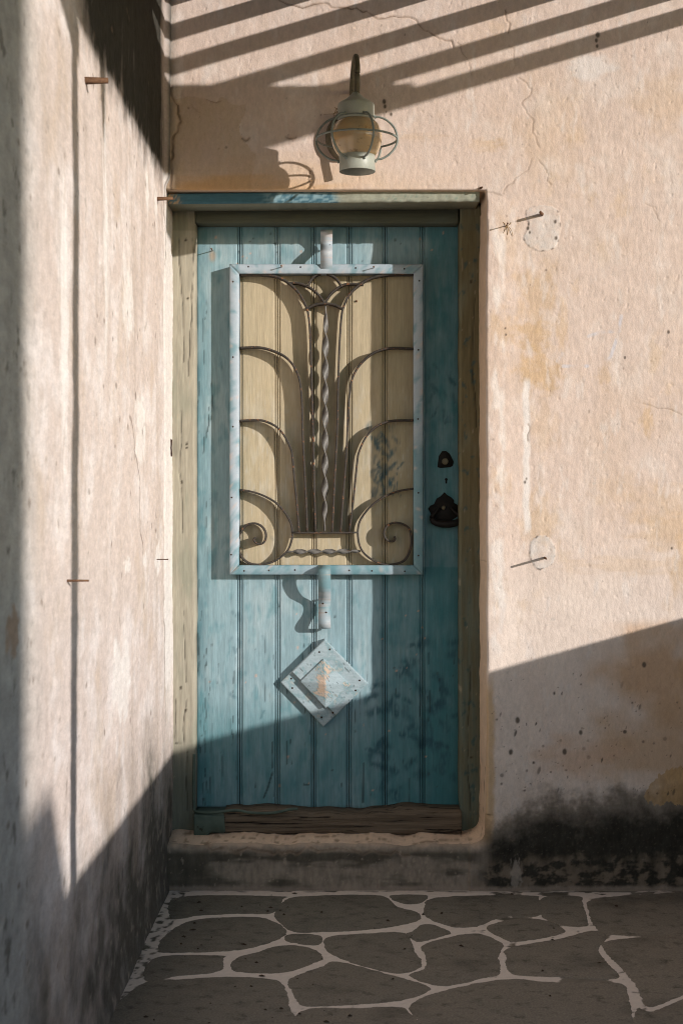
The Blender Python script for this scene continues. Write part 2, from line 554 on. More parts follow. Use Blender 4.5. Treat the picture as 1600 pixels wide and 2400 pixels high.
for u_, v_, rr_ in [(1399, 82, 6), (1396, 95, 5), (1398, 108, 4), (900, 238, 5), (902, 250, 4), (905, 262, 2.5), (916, 268, 4), (1565, 778, 4),
                    (1183, 770, 2.5), (1184, 785, 2.5), (1229, 1130, 4), (1233, 1122, 3), (1236, 535, 4), (1240, 545, 3), (1300, 520, 4), (1302, 558, 5),
                    (1573, 1285, 3), (1463, 838, 3), (1508, 1558, 6), (1360, 1717, 6), (1212, 1688, 6), (1322, 1762, 6), (1196, 1762, 6), (1298, 1625, 4)]:
    SPECKS.append((u_, v_, rr_, .9, 1.4))

def stucco_colour(u, v, X, Z):
    n = len(u)
    a = fbm(u / 260, v / 260, 4, 1); b = fbm(u / 95, v / 130, 4, 2); c = fbm(u / 28, v / 46, 4, 5); d = fbm(u / 9, v / 22, 3, 6)
    C = np.tile(np.array([0.605, 0.490, 0.430]), (n, 1))
    C = mix(C, (0.640, 0.560, 0.515), sst(-.1, .75, b + .5 * c) * .75)
    C = mix(C, (0.580, 0.445, 0.360), sst(-.1, .7, a + .45 * b) * .6)
    C = mix(C, (0.50, 0.40, 0.33), sst(.15, .8, fbm(u / 40, v / 120, 4, 9)) * .35)
    C *= (1 + 0.07 * c + 0.05 * d)[:, None]
    C = mix(C, np.array([0.72, 0.615, 0.545]) * (1 + .06 * c[:, None]), sst(1180, 1480, v + 60 * a) * (.75 + .3 * b))
    # ochre stains
    och = np.array([0.53, 0.36, 0.20])
    for cu, cv, ru, rv, k, s in [(1255, 690, 45, 60, .6, 1), (1250, 785, 38, 32, .8, 2), (1265, 872, 45, 40, .85, 3), (1318, 770, 12, 45, .6, 4), (1175, 772, 30, 40, .5, 5),
                                 (1270, 1000, 30, 60, .35, 6), (1265, 1220, 35, 60, .55, 7), (1570, 1240, 80, 40, .55, 8), (1515, 985, 14, 30, .7, 9), (1545, 1180, 60, 40, .35, 10),
                                 (1440, 1150, 50, 40, .3, 11), (1170, 1130, 22, 40, .4, 12), (1560, 240, 70, 60, .35, 13), (1415, 880, 14, 26, .5, 14), (1480, 1325, 120, 18, .35, 15),
                                 (1140, 340, 40, 14, .6, 16), (980, 322, 60, 8, .4, 17), (1290, 300, 70, 120, .25, 18), (1600, 1330, 25, 70, .6, 19), (1190, 560, 25, 60, .3, 20)]:
        C = mix(C, och * (1 + .12 * c[:, None]), blob(u, v, cu, cv, ru, rv, .9, 40 + s, .6, 3.2) * k * .8)
    wash = sst(.12, .55, fbm(u / 60, v / 85, 5, 301, .62)) * sst(-.2, .5, fbm(u / 300, v / 300, 2, 302))
    C = mix(C, (0.575, 0.43, 0.30), wash * .5)
    chalk = sst(.2, .5, fbm(u / 34, v / 120, 5, 303, .62))
    C = mix(C, (0.665, 0.60, 0.565), chalk * .5)
    flake = sst(.42, .50, fbm(u / 26, v / 30, 5, 304, .65)) * sst(.0, .4, fbm(u / 200, v / 240, 2, 305))
    C = mix(C, (0.53, 0.475, 0.43), flake * .55)
    # upper left: old ochre paint under a peeled edge
    ins = inpoly(u + 3 * d, v + 3 * c, OLDPAINT)
    C = mix(C, np.array([0.47, 0.35, 0.235]) * (1 + .15 * b[:, None]), ins * (.42 + .3 * c + .2 * b))
    C = mix(C, (0.57, 0.33, 0.14), blob(u, v, 540, 440, 190, 26, .6, 77, .6) * .75)
    C = mix(C, (0.60, 0.43, 0.27), blob(u, v, 760, 415, 260, 45, .5, 78, .6) * .45)
    C = mix(C, (0.62, 0.50, 0.44), blob(u, v, 1010, 380, 130, 60, .4, 79, .5) * .6)
    # repaired lower right: bigger rusty wash
    C = mix(C, (0.50, 0.295, 0.15), blob(u, v, 1545, 1590, 120, 110, .7, 81, .6) * .75)
    C = mix(C, (0.50, 0.33, 0.20), blob(u, v, 1560, 1740, 150, 80, .7, 82, .6) * .75)
    C = mix(C, (0.56, 0.37, 0.25), blob(u, v, 1360, 1775, 90, 40, .7, 83, .6) * .6)
    C = mix(C, (0.55, 0.38, 0.22), (1 - sst(1150, 1163, u + 6 * c)) * sst(1560, 1640, v) * (1 - sst(1960, 1990, v)) * (u > 1100) * .85)
    # lime runs and repairs
    wv = 1 - sst(4, 11, np.abs(u - 1233 + 6 * fbm(v / 60, u * 0, 3, 88)))
    C = mix(C, (0.72, 0.675, 0.65), wv * sst(880, 900, v) * (1 - sst(1230, 1260, v)) * .85)
    wv = 1 - sst(8, 20, np.abs(u - 1166 + 12 * fbm(v / 90, u * 0, 3, 89)))
    C = mix(C, (0.72, 0.66, 0.62), wv * (v > 480) * (1 - sst(1500, 1560, v)) * sst(-.2, .3, fbm(u / 30, v / 90, 3, 90)) * .75)
    C = mix(C, (0.66, 0.62, 0.60), blob(u, v, 1385, 158, 52, 28, .4, 91, .3) * .7)
    for pts in (PATCH1, PATCH2):
        ii = inpoly(u, v, pts)
        C = mix(C, np.array([0.585, 0.535, 0.505]) * (1 + .12 * c[:, None]), ii * np.clip(.62 + .9 * fbm(u / 30, v / 30, 3, 193), 0, .95))
        dd = pdist(u, v, pts + [pts[0]], 8)
        k = fbm(u / 13, v / 13, 3, 93)
        C = mix(C, (0.08, 0.065, 0.055), (1 - sst(.5, 2.8, dd)) * sst(.05, .45, k) * .75)
    # faint blue chalk scribble
    for pts in ([(1304, 846), (1312, 858), (1345, 859), (1376, 858)], [(1411, 856), (1430, 835), (1442, 800), (1450, 768), (1455, 740)],
                [(1378, 788), (1410, 778), (1450, 776)], [(1305, 845), (1318, 828)]):
        C = mix(C, (0.52, 0.52, 0.58), (1 - sst(2, 5.5, pdist(u, v, pts, 9))) * sst(-.4, .3, c) * .7)
    # black damp along the foot of the wall
    damp_top = 1850 + 30 * fbm(u / 150, u * 0 + 2, 3, 95) + 55 * (1 - sst(1140, 1240, u)) - 26 * sst(1250, 1450, u)
    right = sst(1085, 1160, u + 30 * b)
    k = (v - damp_top) / 135 + .34 * fbm(u / 60, v / 55, 5, 195, .6) + .06 * fbm(u / 8, v / 8, 3, 196)
    k = sst(-0.1, 0.95, k)
    C = mix(C, np.array([0.17, 0.14, 0.105]), sst(0, .45, k) * .65 * right)
    C = mix(C, np.array([0.024, 0.023, 0.018]) * (1 + .5 * c[:, None] + .4 * d[:, None]), np.clip(k * 1.0, 0, .96) * right)
    C = mix(C, np.array([0.115, 0.10, 0.078]), sst(.22, .6, fbm(u / 6, v / 7, 4, 306, .65)) * right * k * .5)
    C = mix(C, np.array([0.16, 0.13, 0.095]), sst(.25, .5, fbm(u / 24, v / 20, 5, 307, .62)) * right * sst(0, .6, k) * (1 - sst(.8, 1, k)) * .6)
    low = .85 * sst(1985, 2050, v + 26 * c + 20 * b) * right * sst(-.2, .2, fbm(u / 40, v / 26, 4, 97, .6) + .1 * d)
    C = mix(C, np.array([0.21, 0.165, 0.125]) * (1 + .3 * c[:, None]), low * .9)
    C = mix(C, (0.50, 0.43, 0.37), blob(u, v, 1208, 2050, 13, 34, .7, 98, .3, 4) * (v > 2000) * .45)
    C = mix(C, (0.36, 0.29, 0.23), sst(.5, .8, fbm(u / 14, v / 10, 4, 99)) * sst(1930, 2030, v) * .35)
    # step under the door
    st = (1 - right) * sst(1968, 1990, v + 8 * c)
    C = mix(C, np.array([0.215, 0.178, 0.138]) * (1 + .4 * c[:, None] + .35 * d[:, None]), st * .9)
    dk = (1 - right) * sst(-.15, .45, fbm(u / 130, v / 36, 4, 101) + .9 * (1 - sst(400, 560, u)) + .5 * (1 - sst(2000, 2050, v)) - .15)
    C = mix(C, np.array([0.075, 0.068, 0.053]) * (1 + .4 * c[:, None]), dk * sst(1988, 2004, v) * .85)
    C = mix(C, (0.40, 0.33, 0.26), sst(.38, .6, fbm(u / 15, v / 15, 4, 103)) * st * .5)
    C = mix(C, np.array([0.50, 0.36, 0.245]) * (1 + .2 * c[:, None]), (1 - right) * (v > 1900) * (1 - sst(1976, 1990, v + 9 * c)) * .7)
    C = mix(C, np.array([0.45, 0.29, 0.14]) * (1 + .25 * c[:, None] + .2 * d[:, None]), inpoly(u + 7 * c, v + 9 * d + 6 * b, ORANGE) * np.clip(.8 + .6 * b, 0, 1))
    C = mix(C, (0.30, 0.245, 0.20), sst(2072, 2082, v + 4 * c) * .7)
    # flecks
    for su, sv, sr, sk, asp in SPECKS:
        sel = np.where((np.abs(u - su) < sr * 2) & (np.abs(v - sv) < sr * 2 * asp))[0]
        if len(sel):
            dd = np.hypot((u[sel] - su + .25 * (v[sel] - sv) * (asp > 2)) / sr, (v[sel] - sv) / (sr * asp)) + .25 * c[sel]
            m = (1 - sst(.5, 1.1, dd)) * sk
            C[sel] = mix(C[sel], (0.09, 0.07, 0.055), m)
    # darker tone in the inner corner
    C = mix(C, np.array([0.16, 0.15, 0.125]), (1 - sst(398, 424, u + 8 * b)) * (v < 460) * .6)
    for p, w, dk in CRACKS:
        dd = pdist(u, v, p, w * 4)
        w = w * (.8 + .7 * fbm(u / 26, v / 26, 2, 104))
        C = mix(C, (0.05, 0.038, 0.03), (1 - sst(w * .35, w * 1.1, dd)) * dk * np.clip(.75 + .9 * fbm(u / 34, v / 34, 2, 105), .1, 1))
        C = mix(C, (0.42, 0.29, 0.20), (1 - sst(w * .8, w * 3, dd)) * dk * .35)
    return C

def stucco_relief(u, v, X, Z):
    """height towards the viewer in metres"""
    h = 0.0045 * fbm(X * 2.2, Z * 2.2, 3, 11) + 0.0009 * fbm(X * 16, Z * 9, 4, 12) + 0.0007 * fbm(X * 60, Z * 26, 3, 13)
    h = h + 0.0010 * np.maximum(0, fbm(X * 38, Z * 30, 3, 14) - .25)
    h = h - 0.0016 * sst(.55, .8, fbm(X * 55, Z * 40, 2, 15))
    h = h + inpoly(u, v, PATCH1) * 0.002 + inpoly(u, v, PATCH2) * 0.002
    h = h - (inpoly(u, v, OLDPAINT) & (v < 400)) * 0.0009
    for p, w, dk in CRACKS:
        h = h - (1 - sst(w * .3, w * 1.3, pdist(u, v, p, w * 3))) * .004 * dk
    h = h + 0.009 * (1 - sst(1150, 1240, u)) * (u > 1100) * sst(430, 520, v)
    # bulging strip of filler in the corner
    h = h + 0.010 * (1 - sst(404, 426, u + 6 * fbm(v / 50, u * 0, 3, 16))) * (v < 452) * (v > 205)
    h = h + 0.006 * sst(1968, 1990, v) * 0
    return h

xs = np.concatenate([np.arange(-0.60, 1.16, 0.003), np.linspace(1.17, 2.15, 40)])
zs = np.concatenate([np.arange(-0.03, 2.96, 0.003), np.linspace(2.98, 3.8, 30)])
GX, GZ = np.meshgrid(xs, zs)
nr, nc = GX.shape
X = GX.ravel().copy(); Z = GZ.ravel().copy()
sd = opening_sdf(X, Z)
q = grid_quads(nr, nc)
keep = (sd[q].mean(1) > 0)
q = q[keep]
# snap the rim of the hole to the outline
e = 1e-4
gx = (opening_sdf(X + e, Z) - sd) / e; gz = (opening_sdf(X, Z + e) - sd) / e
edges = np.concatenate([q[:, [0, 1]], q[:, [1, 2]], q[:, [2, 3]], q[:, [3, 0]]])
es = np.sort(edges, 1)
uq, inv, cnt = np.unique(es[:, 0].astype(np.int64) * (nr * nc) + es[:, 1], return_inverse=True, return_counts=True)
bmask = cnt[inv] == 1
be = edges[bmask]
be = be[(np.abs(sd[be]) < 0.006).all(1)]
bv = np.unique(be)
X[bv] -= sd[bv] * gx[bv]; Z[bv] -= sd[bv] * gz[bv]
sd2 = opening_sdf(X, Z)
U = 800 + X / K; V_ = 1200 - (Z - HC) / K
Yd = -stucco_relief(U, V_, X, Z)
rad = np.where(Z > 2.2, 0.005, np.where(Z < 0.25, 0.028, 0.009))
dd = np.clip(rad - np.clip(sd2, 0, None), 0, None)
Yd += rad - np.sqrt(np.maximum(rad ** 2 - dd ** 2, 0))
VV = np.stack([X, Yd, Z], 1)
CC = stucco_colour(U, V_, X, Z)
# reveal: the rim drawn back into the wall
steps = np.array([0.006, 0.015, 0.03, 0.05, 0.075, 0.10, 0.13, 0.16, 0.19, 0.22, 0.36])
remap = -np.ones(nr * nc, dtype=np.int64); remap[bv] = np.arange(len(bv))
nb = len(bv); base0 = len(VV)
rims = [VV[bv]]
allV = [VV]; allC = [CC]
for s in steps:
    p = VV[bv].copy()
    p[:, 1] = p[:, 1] + s
    amp = min(1, s / 0.03) * (s < 0.3)
    p[:, 2] += np.where(p[:, 2] < 0.25, 0.05 * s + amp * 0.006 * fbm(p[:, 0] * 14, p[:, 1] * 14, 3, 25), 0)
    p[:, 0] += np.where((p[:, 0] > 0.4) & (p[:, 2] < 2.25), amp * 0.003 * fbm(p[:, 2] * 12, p[:, 1] * 14, 3, 26) - .02 * s, 0)
    allV.append(p)
    cb = np.tile(np.array([0.68, 0.515, 0.385]), (nb, 1)) * (1 + .12 * fbm(p[:, 2] * 20 + p[:, 0] * 20, p[:, 1] * 40, 3, 27))[:, None]
    cb = mix(cb, (0.17, 0.12, 0.075), sst(.1, .5, fbm(p[:, 0] * 30, p[:, 1] * 30 + p[:, 2] * 8, 3, 28)) * (p[:, 2] < 0.4) * .7)
    allC.append(cb)
qr = [q]
for k in range(len(steps)):
    a0 = be[:, 0] if k == 0 else base0 + (k - 1) * nb + remap[be[:, 0]]
    a1 = be[:, 1] if k == 0 else base0 + (k - 1) * nb + remap[be[:, 1]]
    b0 = base0 + k * nb + remap[be[:, 0]]; b1 = base0 + k * nb + remap[be[:, 1]]
    qr.append(np.stack([a1, a0, b0, b1], 1))
VA = np.concatenate(allV); CA = np.concatenate(allC); QA = np.concatenate(qr)
n0 = len(VA)
VA = np.concatenate([VA, [(-0.9, .36, -.03), (2.15, .36, -.03), (2.15, .36, 3.8), (-0.9, .36, 3.8), (2.15, 0, -.03), (2.15, 0, 3.8)]])
CA = np.concatenate([CA, np.tile([.5, .4, .3], (6, 1))])
QA = np.concatenate([QA, [[n0, n0 + 1, n0 + 2, n0 + 3], [n0 + 1, n0 + 4, n0 + 5, n0 + 2]]])
used = np.unique(QA); rm = -np.ones(len(VA), dtype=np.int64); rm[used] = np.arange(len(used))
me = np_mesh('house_wall', VA[used], rm[QA], CA[used])
wall = link('house_wall', me, M_PLASTER)
tag(wall, 'peeling cream and peach plastered house wall around the blue door, black with damp at its foot', 'wall')

# ------------------------------------------------------------------ side wall on the left
r_ = random.Random(11)
WX = -0.573
ysd = np.concatenate([np.arange(0.36, -0.5, -0.005), np.arange(-0.5, -2.75, -0.0075), np.linspace(-2.76, -6.2, 90)])
zsd = np.concatenate([np.arange(-0.03, 2.96, 0.0045), np.linspace(2.98, 3.8, 20)])
GY, GZ = np.meshgrid(ysd, zsd)
nr, nc = GY.shape
Y = GY.ravel(); Z = GZ.ravel()
def side_relief(Y, Z):
    h = 0.006 * fbm(Y * 1.3, Z * .9, 3, 51) + 0.0022 * fbm(Y * 4, Z * 4.5, 4, 52) + 0.0012 * fbm(Y * 15, Z * 19, 4, 53) + .0008 * fbm(Y * 45, Z * 55, 3, 54)
    h = h - 0.0016 * sst(.45, .75, fbm(Y * 22, Z * 30, 3, 55)) + .0014 * sst(.1, .5, fbm(Y * 5, Z * 7, 5, 56, .62))
    # rounded inner corner
    h = h + 0.014 * sst(-0.10, 0.0, Y) * sst(2.30, 2.34, Z)
    h = h - 0.006 * np.exp(-((Y + .055) / .02) ** 2) * sst(0.6, 1.0, Z)
    h = h + 0.008 * (1 - sst(0.0, 0.06, Z)) * (Y < 0.0)
    return h
XX = WX + side_relief(Y, Z)
def side_colour(Y, Z):
    n = len(Y)
    a = fbm(Y * 1.6, Z * 1.5, 4, 61); b = fbm(Y * 4.5, Z * 5, 5, 62, .6); c = fbm(Y * 14, Z * 17, 4, 63, .6); d = fbm(Y * 45, Z * 60, 3, 64)
    run = fbm(Y * 5.5, Z * 1.3, 5, 65, .6)
    C = np.tile(np.array([0.585, 0.500, 0.460]), (n, 1))
    C = mix(C, (0.69, 0.63, 0.61), sst(-.15, .5, b + .4 * a) * .85)
    C = mix(C, (0.47, 0.395, 0.35), sst(.05, .7, run + .4 * c) * .75)
    C = mix(C, (0.50, 0.40, 0.32), sst(.15, .6, fbm(Y * 3.2, Z * 2.6, 4, 66, .6)) * .55)
    C = mix(C, (0.34, 0.29, 0.25), sst(.35, .7, fbm(Y * 9, Z * 12, 5, 167, .65)) * .6)
    C *= (1 + .08 * c + .07 * d)[:, None]
    # whiter reveal next to the door frame
    C = mix(C, (0.72, 0.675, 0.645), sst(-.07, -.02, Y + .012 * c) * (Z < 2.25) * sst(.45, .8, Z) * .9)
    for (x_, y_), ry, rz in [((398, 430), .05, .04), ((345, 445), .03, .07), ((365, 480), .03, .06), ((300, 1325), .06, .018), ((340, 1312), .05, .016), ((370, 1305), .06, .05), ((245, 560), .03, .3), ((150, 780), .04, .25), ((300, 700), .1, .1), ((330, 1000), .12, .09), ((285, 1600), .15, .12)]:
        cy, cz = LW(min(x_, 388), y_)
        C = mix(C, (0.76, 0.725, 0.70), blob(Y, Z, cy, cz, ry, rz, .9, int(x_), .4, 3) * .7)
    # pergola shade painted darker high up, with black streaks running down in tongues
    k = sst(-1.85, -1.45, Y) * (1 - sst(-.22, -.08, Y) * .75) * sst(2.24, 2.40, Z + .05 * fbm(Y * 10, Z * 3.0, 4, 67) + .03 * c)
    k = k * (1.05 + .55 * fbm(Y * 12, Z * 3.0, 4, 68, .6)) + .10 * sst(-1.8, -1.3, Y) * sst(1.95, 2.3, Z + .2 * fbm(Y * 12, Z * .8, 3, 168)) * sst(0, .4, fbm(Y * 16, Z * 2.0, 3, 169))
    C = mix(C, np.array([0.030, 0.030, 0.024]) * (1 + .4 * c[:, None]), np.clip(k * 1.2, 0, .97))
    # damp and grime at the foot
    k = 1 - sst(.06, .72, Z + .22 * fbm(Y * 3.5, Z * 3, 4, 69) + .06 * c)
    k = k * (.75 + .25 * sst(-1.5, -.6, Y)) * (1.0 + .6 * fbm(Y * 9, Z * 9, 4, 70, .6))
    C = mix(C, np.array([0.080, 0.078, 0.063]) * (1 + .35 * c[:, None]), np.clip(k, 0, .92))
    C = mix(C, (0.42, 0.36, 0.30), sst(.30, .55, fbm(Y * 16, Z * 24, 4, 166, .6)) * (1 - sst(.4, .8, Z)) * .55)
    # rough chipped stretch nearest the lens, greyed to deepen its shade
    near = 1 - sst(-2.36, -2.06, Y + .06 * b)
    C = mix(C, np.array([0.33, 0.325, 0.305]) * (1 + .3 * c[:, None]), near * .85)
    k = sst(.25, .5, fbm(Y * 11, Z * 11, 5, 71, .62)) * near
    C = mix(C, (0.11, 0.10, 0.085), k * .75)
    C = mix(C, (0.30, 0.19, 0.12), blob(Y, Z, *LW(32, 1485), .05, .04, .7, 72, .3, 3) * .7)
    # pits
    for _ in range(150):
        cy, cz = r_.uniform(-2.4, -.1), r_.uniform(.2, 2.6)
        ry, rz = r_.uniform(.006, .016), r_.uniform(.004, .012)
        sel = np.where((np.abs(Y - cy) < ry * 2.5) & (np.abs(Z - cz) < rz * 2))[0]
        if len(sel):
            m = 1 - sst(.4, 1.2, np.hypot((Y[sel] - cy) / ry, (Z[sel] - cz) / rz) + .5 * c[sel])
            C[sel] = mix(C[sel], (0.16, 0.12, 0.09), m * r_.uniform(.3, .75))
    # dark hinge pocket beside the frame
    cy = 0.165; cz = HC - (1050 - 1200) * K * 1.04
    C = mix(C, (0.03, 0.012, 0.008), (np.abs(Y - cy) < .03) * (np.abs(Z - cz) < .03) * 1.0)
    # cracks down the edge of the reveal
    for pts in ([(-.02, 2.42), (-.035, 2.3), (-.02, 2.18), (-.03, 2.05)], [(-.05, 1.0), (-.03, .85), (-.045, .7), (-.03, .55)], [(-.9, 1.5), (-.7, 1.35), (-.6, 1.12)]):
        pts = jitter(pts, .08, 3, r_)
        C = mix(C, (0.12, 0.085, 0.06), (1 - sst(.003, .008, pdist(Y, Z, pts, .02))) * .6)
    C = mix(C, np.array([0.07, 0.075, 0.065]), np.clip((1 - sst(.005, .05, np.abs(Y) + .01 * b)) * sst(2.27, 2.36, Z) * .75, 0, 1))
    return C
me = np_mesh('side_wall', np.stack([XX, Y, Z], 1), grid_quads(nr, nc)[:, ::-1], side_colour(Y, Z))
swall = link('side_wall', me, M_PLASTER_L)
tag(swall, 'streaky whitewashed side wall meeting the house wall at the left of the door', 'wall')

# ------------------------------------------------------------------ floor
fx = np.concatenate([np.arange(-0.62, 1.30, 0.006), np.linspace(1.32, 2.1, 14)])
fy = np.concatenate([np.arange(0.02, -1.62, -0.006), np.linspace(-1.66, -7.0, 40)])
GX, GY = np.meshgrid(fx, fy)
nr, nc = GX.shape
X = GX.ravel(); Y = GY.ravel()
def joint_paint(X, Y):
    d_ = D + Y
    zx = (800 + F * X / np.maximum(d_, .2) - 200) * 1.12
    zy = (1200 + F * HC / np.maximum(d_, .2) - 1650) * 1.12
    b = fbm(X * 16, Y * 16, 4, 111); c = fbm(X * 55, Y * 55, 4, 112)
    keep = 1.0 - 1.25 * sst(930, 1300, zx - .25 * (zy - 560)) - .9 * sst(560, 700, zy) * sst(430, 560, zx) * (1 - sst(1120, 1240, zx)) * 0
    keep = keep - 1.0 * sst(715, 790, zy - .05 * zx) * sst(380, 480, zx)
    for pts, wd in (([(1290, 500), (1312, 540), (1325, 582), (1262, 590), (1245, 612)], 22), ([(1330, 640), (1368, 660), (1388, 700), (1400, 715), (1430, 745), (1442, 800)], 24),
                    ([(1095, 640), (1085, 670), (1098, 712), (1225, 722)], 18), ([(1190, 520), (1195, 556)], 20), ([(1370, 625), (1400, 608), (1500, 610)], 12), ([(1400, 692), (1480, 697)], 10),
                    ([(1485, 800), (1568, 765)], 16), ([(540, 770), (552, 840)], 20), ([(580, 800), (680, 795), (830, 788)], 14), ([(835, 790), (900, 840)], 12), ([(1140, 628), (1215, 615)], 10),
                    ([(1040, 585), (1105, 625)], 10), ([(920, 745), (1085, 718)], 18), ([(1160, 500), (1200, 515)], 14), ([(1300, 505), (1420, 492)], 8), ([(1500, 497), (1600, 495)], 8), ([(840, 780), (925, 745)], 16)):
        keep = np.maximum(keep, .80 * (1 - sst(wd * .6, wd * 1.6, pdist(zx, zy, pts, wd * 2))))
    m = sst(-.10, .10, np.minimum(keep, 1) - .48 + .50 * b + .34 * c)
    # mottled margin along the side wall
    marg = 1 - sst(-.52, -.495, X + .01 * b)
    mott = sst(-.12, .06, fbm(X * 40, Y * 22, 4, 113) + .12)
    m = np.where(marg > .5, mott * .85, m)
    # scuffed line at the foot of the house wall
    foot = sst(-.028, -.012, Y)
    m = np.where(foot > .5, sst(-.1, .15, fbm(X * 14, Y * 60, 4, 114) + .25 - .45 * sst(.2, .7, X)), m)
    return m, b, c
m, b_, c_ = joint_paint(X, Y)
CJ = np.tile(np.array([0.105, 0.096, 0.076]), (len(X), 1)) * (1 + .25 * b_ + .2 * c_)[:, None]
CJ = mix(CJ, (0.230, 0.203, 0.165), sst(-.1, 1.2, X * .75 - Y * .8 + b_) * .8)
CJ = mix(CJ, np.array([0.70, 0.62, 0.55]) * (1 + .08 * c_[:, None]), m)
ZJ = -0.0017 + 0.0010 * m + .0004 * c_
me = np_mesh('courtyard_floor', np.stack([X, Y, ZJ], 1), grid_quads(nr, nc)[:, ::-1], CJ)
floor = tag(link('courtyard_floor', me, M_JOINT), kind='structure')

STONES = [
    [(252, 507), (505, 505), (514, 512), (488, 547), (400, 549), (290, 555), (252, 562), (228, 558)],
    [(532, 513), (600, 504), (768, 503), (812, 531), (868, 547), (870, 566), (800, 584), (700, 594), (620, 597), (548, 596), (508, 566), (502, 548)],
    [(803, 503), (884, 501), (893, 508), (872, 522), (832, 522)],
    [(928, 508), (1160, 503), (1185, 512), (1186, 554), (1100, 557), (1040, 576), (1015, 584), (965, 583), (905, 562), (894, 538)],
    [(1205, 508), (1290, 505), (1300, 525), (1312, 570), (1305, 582), (1262, 581), (1205, 560), (1200, 540)],
    [(1330, 515), (1440, 503), (1640, 500), (1640, 604), (1400, 606), (1345, 588), (1325, 545)],
    [(300, 566), (400, 560), (462, 562), (505, 578), (522, 596), (510, 612), (465, 630), (385, 646), (215, 651), (200, 640), (208, 615), (250, 582)],
    [(545, 604), (610, 608), (612, 628), (590, 632), (528, 620)],
    [(640, 612), (720, 604), (825, 600), (846, 614), (862, 655), (876, 672), (872, 690), (825, 706), (750, 692), (668, 664), (634, 640)],
    [(862, 598), (895, 578), (950, 596), (938, 606), (880, 622), (868, 620), (846, 604)],
    [(190, 666), (350, 661), (357, 668), (346, 700), (240, 712), (165, 724)],
    [(400, 668), (440, 656), (520, 634), (590, 642), (620, 664), (604, 676), (520, 703), (410, 702), (388, 690)],
    [(1058, 588), (1110, 568), (1190, 566), (1240, 585), (1244, 602), (1140, 622), (1108, 618)],
    [(884, 634), (950, 612), (1030, 602), (1095, 630), (1084, 660), (1088, 706), (1050, 718), (935, 740), (852, 714), (890, 692), (892, 664)],
    [(1112, 640), (1250, 614), (1330, 594), (1368, 612), (1345, 645), (1378, 690), (1392, 720), (1230, 716), (1118, 708), (1104, 668)],
    [(1390, 618), (1640, 612), (1640, 752), (1570, 764), (1480, 795), (1446, 745), (1404, 692), (1360, 645)],
    [(140, 740), (260, 722), (380, 716), (490, 722), (520, 740), (536, 790), (530, 900), (20, 900)],
    [(534, 722), (620, 688), (665, 676), (830, 718), (905, 746), (838, 776), (720, 788), (590, 794), (556, 780), (540, 750)],
    [(566, 806), (700, 797), (822, 794), (850, 808), (890, 850), (905, 900), (550, 900)],
    [(850, 792), (935, 753), (1100, 722), (1230, 730), (1396, 732), (1424, 770), (1436, 840), (1430, 900), (925, 900), (880, 840)],
    [(1446, 800), (1486, 806), (1580, 770), (1640, 765), (1640, 900), (1450, 900)],
]
def flagstone(poly, smooth=True, grow=.006):
    c = catmull(poly, 9, True) if smooth else [np.array(p) for p in poly]
    if smooth:
        pc = np.array(c + [c[0]]); sl = np.r_[0, np.cumsum(np.hypot(*np.diff(pc, axis=0).T))]
        tt = np.linspace(0, sl[-1], max(24, int(sl[-1] / .008)), endpoint=False)
        c = [np.array([np.interp(t, sl, pc[:, 0]), np.interp(t, sl, pc[:, 1])]) for t in tt]
    n = len(c)
    nrm = []
    for i in range(n):
        t = c[(i + 1) % n] - c[i - 1]; t = t / (np.linalg.norm(t) + 1e-9)
        nrm.append(np.array([t[1], -t[0]]))
    area = sum(c[i][0] * c[(i + 1) % n][1] - c[(i + 1) % n][0] * c[i][1] for i in range(n))
    sg = 1 if area > 0 else -1
    arr = np.array(c)
    w = 0.0065 * fbm(arr[:, 0] * 28, arr[:, 1] * 28, 4, 121, .7)
    c = [c[i] + nrm[i] * sg * w[i] for i in range(n)]
    top = 0.0006 * random.random()
    ta, tb = random.uniform(-.0012, .0012), random.uniform(-.0012, .0012)
    cen = sum(c) / n
    rings = []
    for off, z in ((-0.0055, 0.0), (-0.002, -0.0006), (0.0, -0.0018), (0.001, -0.02)):
        rings.append([(*(c[i] + nrm[i] * sg * (off + grow)), z + top + ta * (c[i] - cen)[0] + tb * (c[i] - cen)[1]) for i in range(n)])
    V = np.array(rings).reshape(-1, 3)
    me = np_mesh('flagstone', V, grid_quads(4, n, True), None, [list(range(n))])
    bm = bmesh.new(); bm.from_mesh(me)
    bmesh.ops.recalc_face_normals(bm, faces=bm.faces)
    if sum(f.normal.z * f.calc_area() for f in bm.faces) < 0: bmesh.ops.reverse_faces(bm, faces=bm.faces)
    bm.to_mesh(me); bm.free()
    return link('flagstone', me, M_STONE, floor, False)
for k, poly in enumerate(STONES):
    flagstone([FL(min(x, 1640), min(y, 900)) for x, y in poly], True, .0075 if k < 13 else .001)
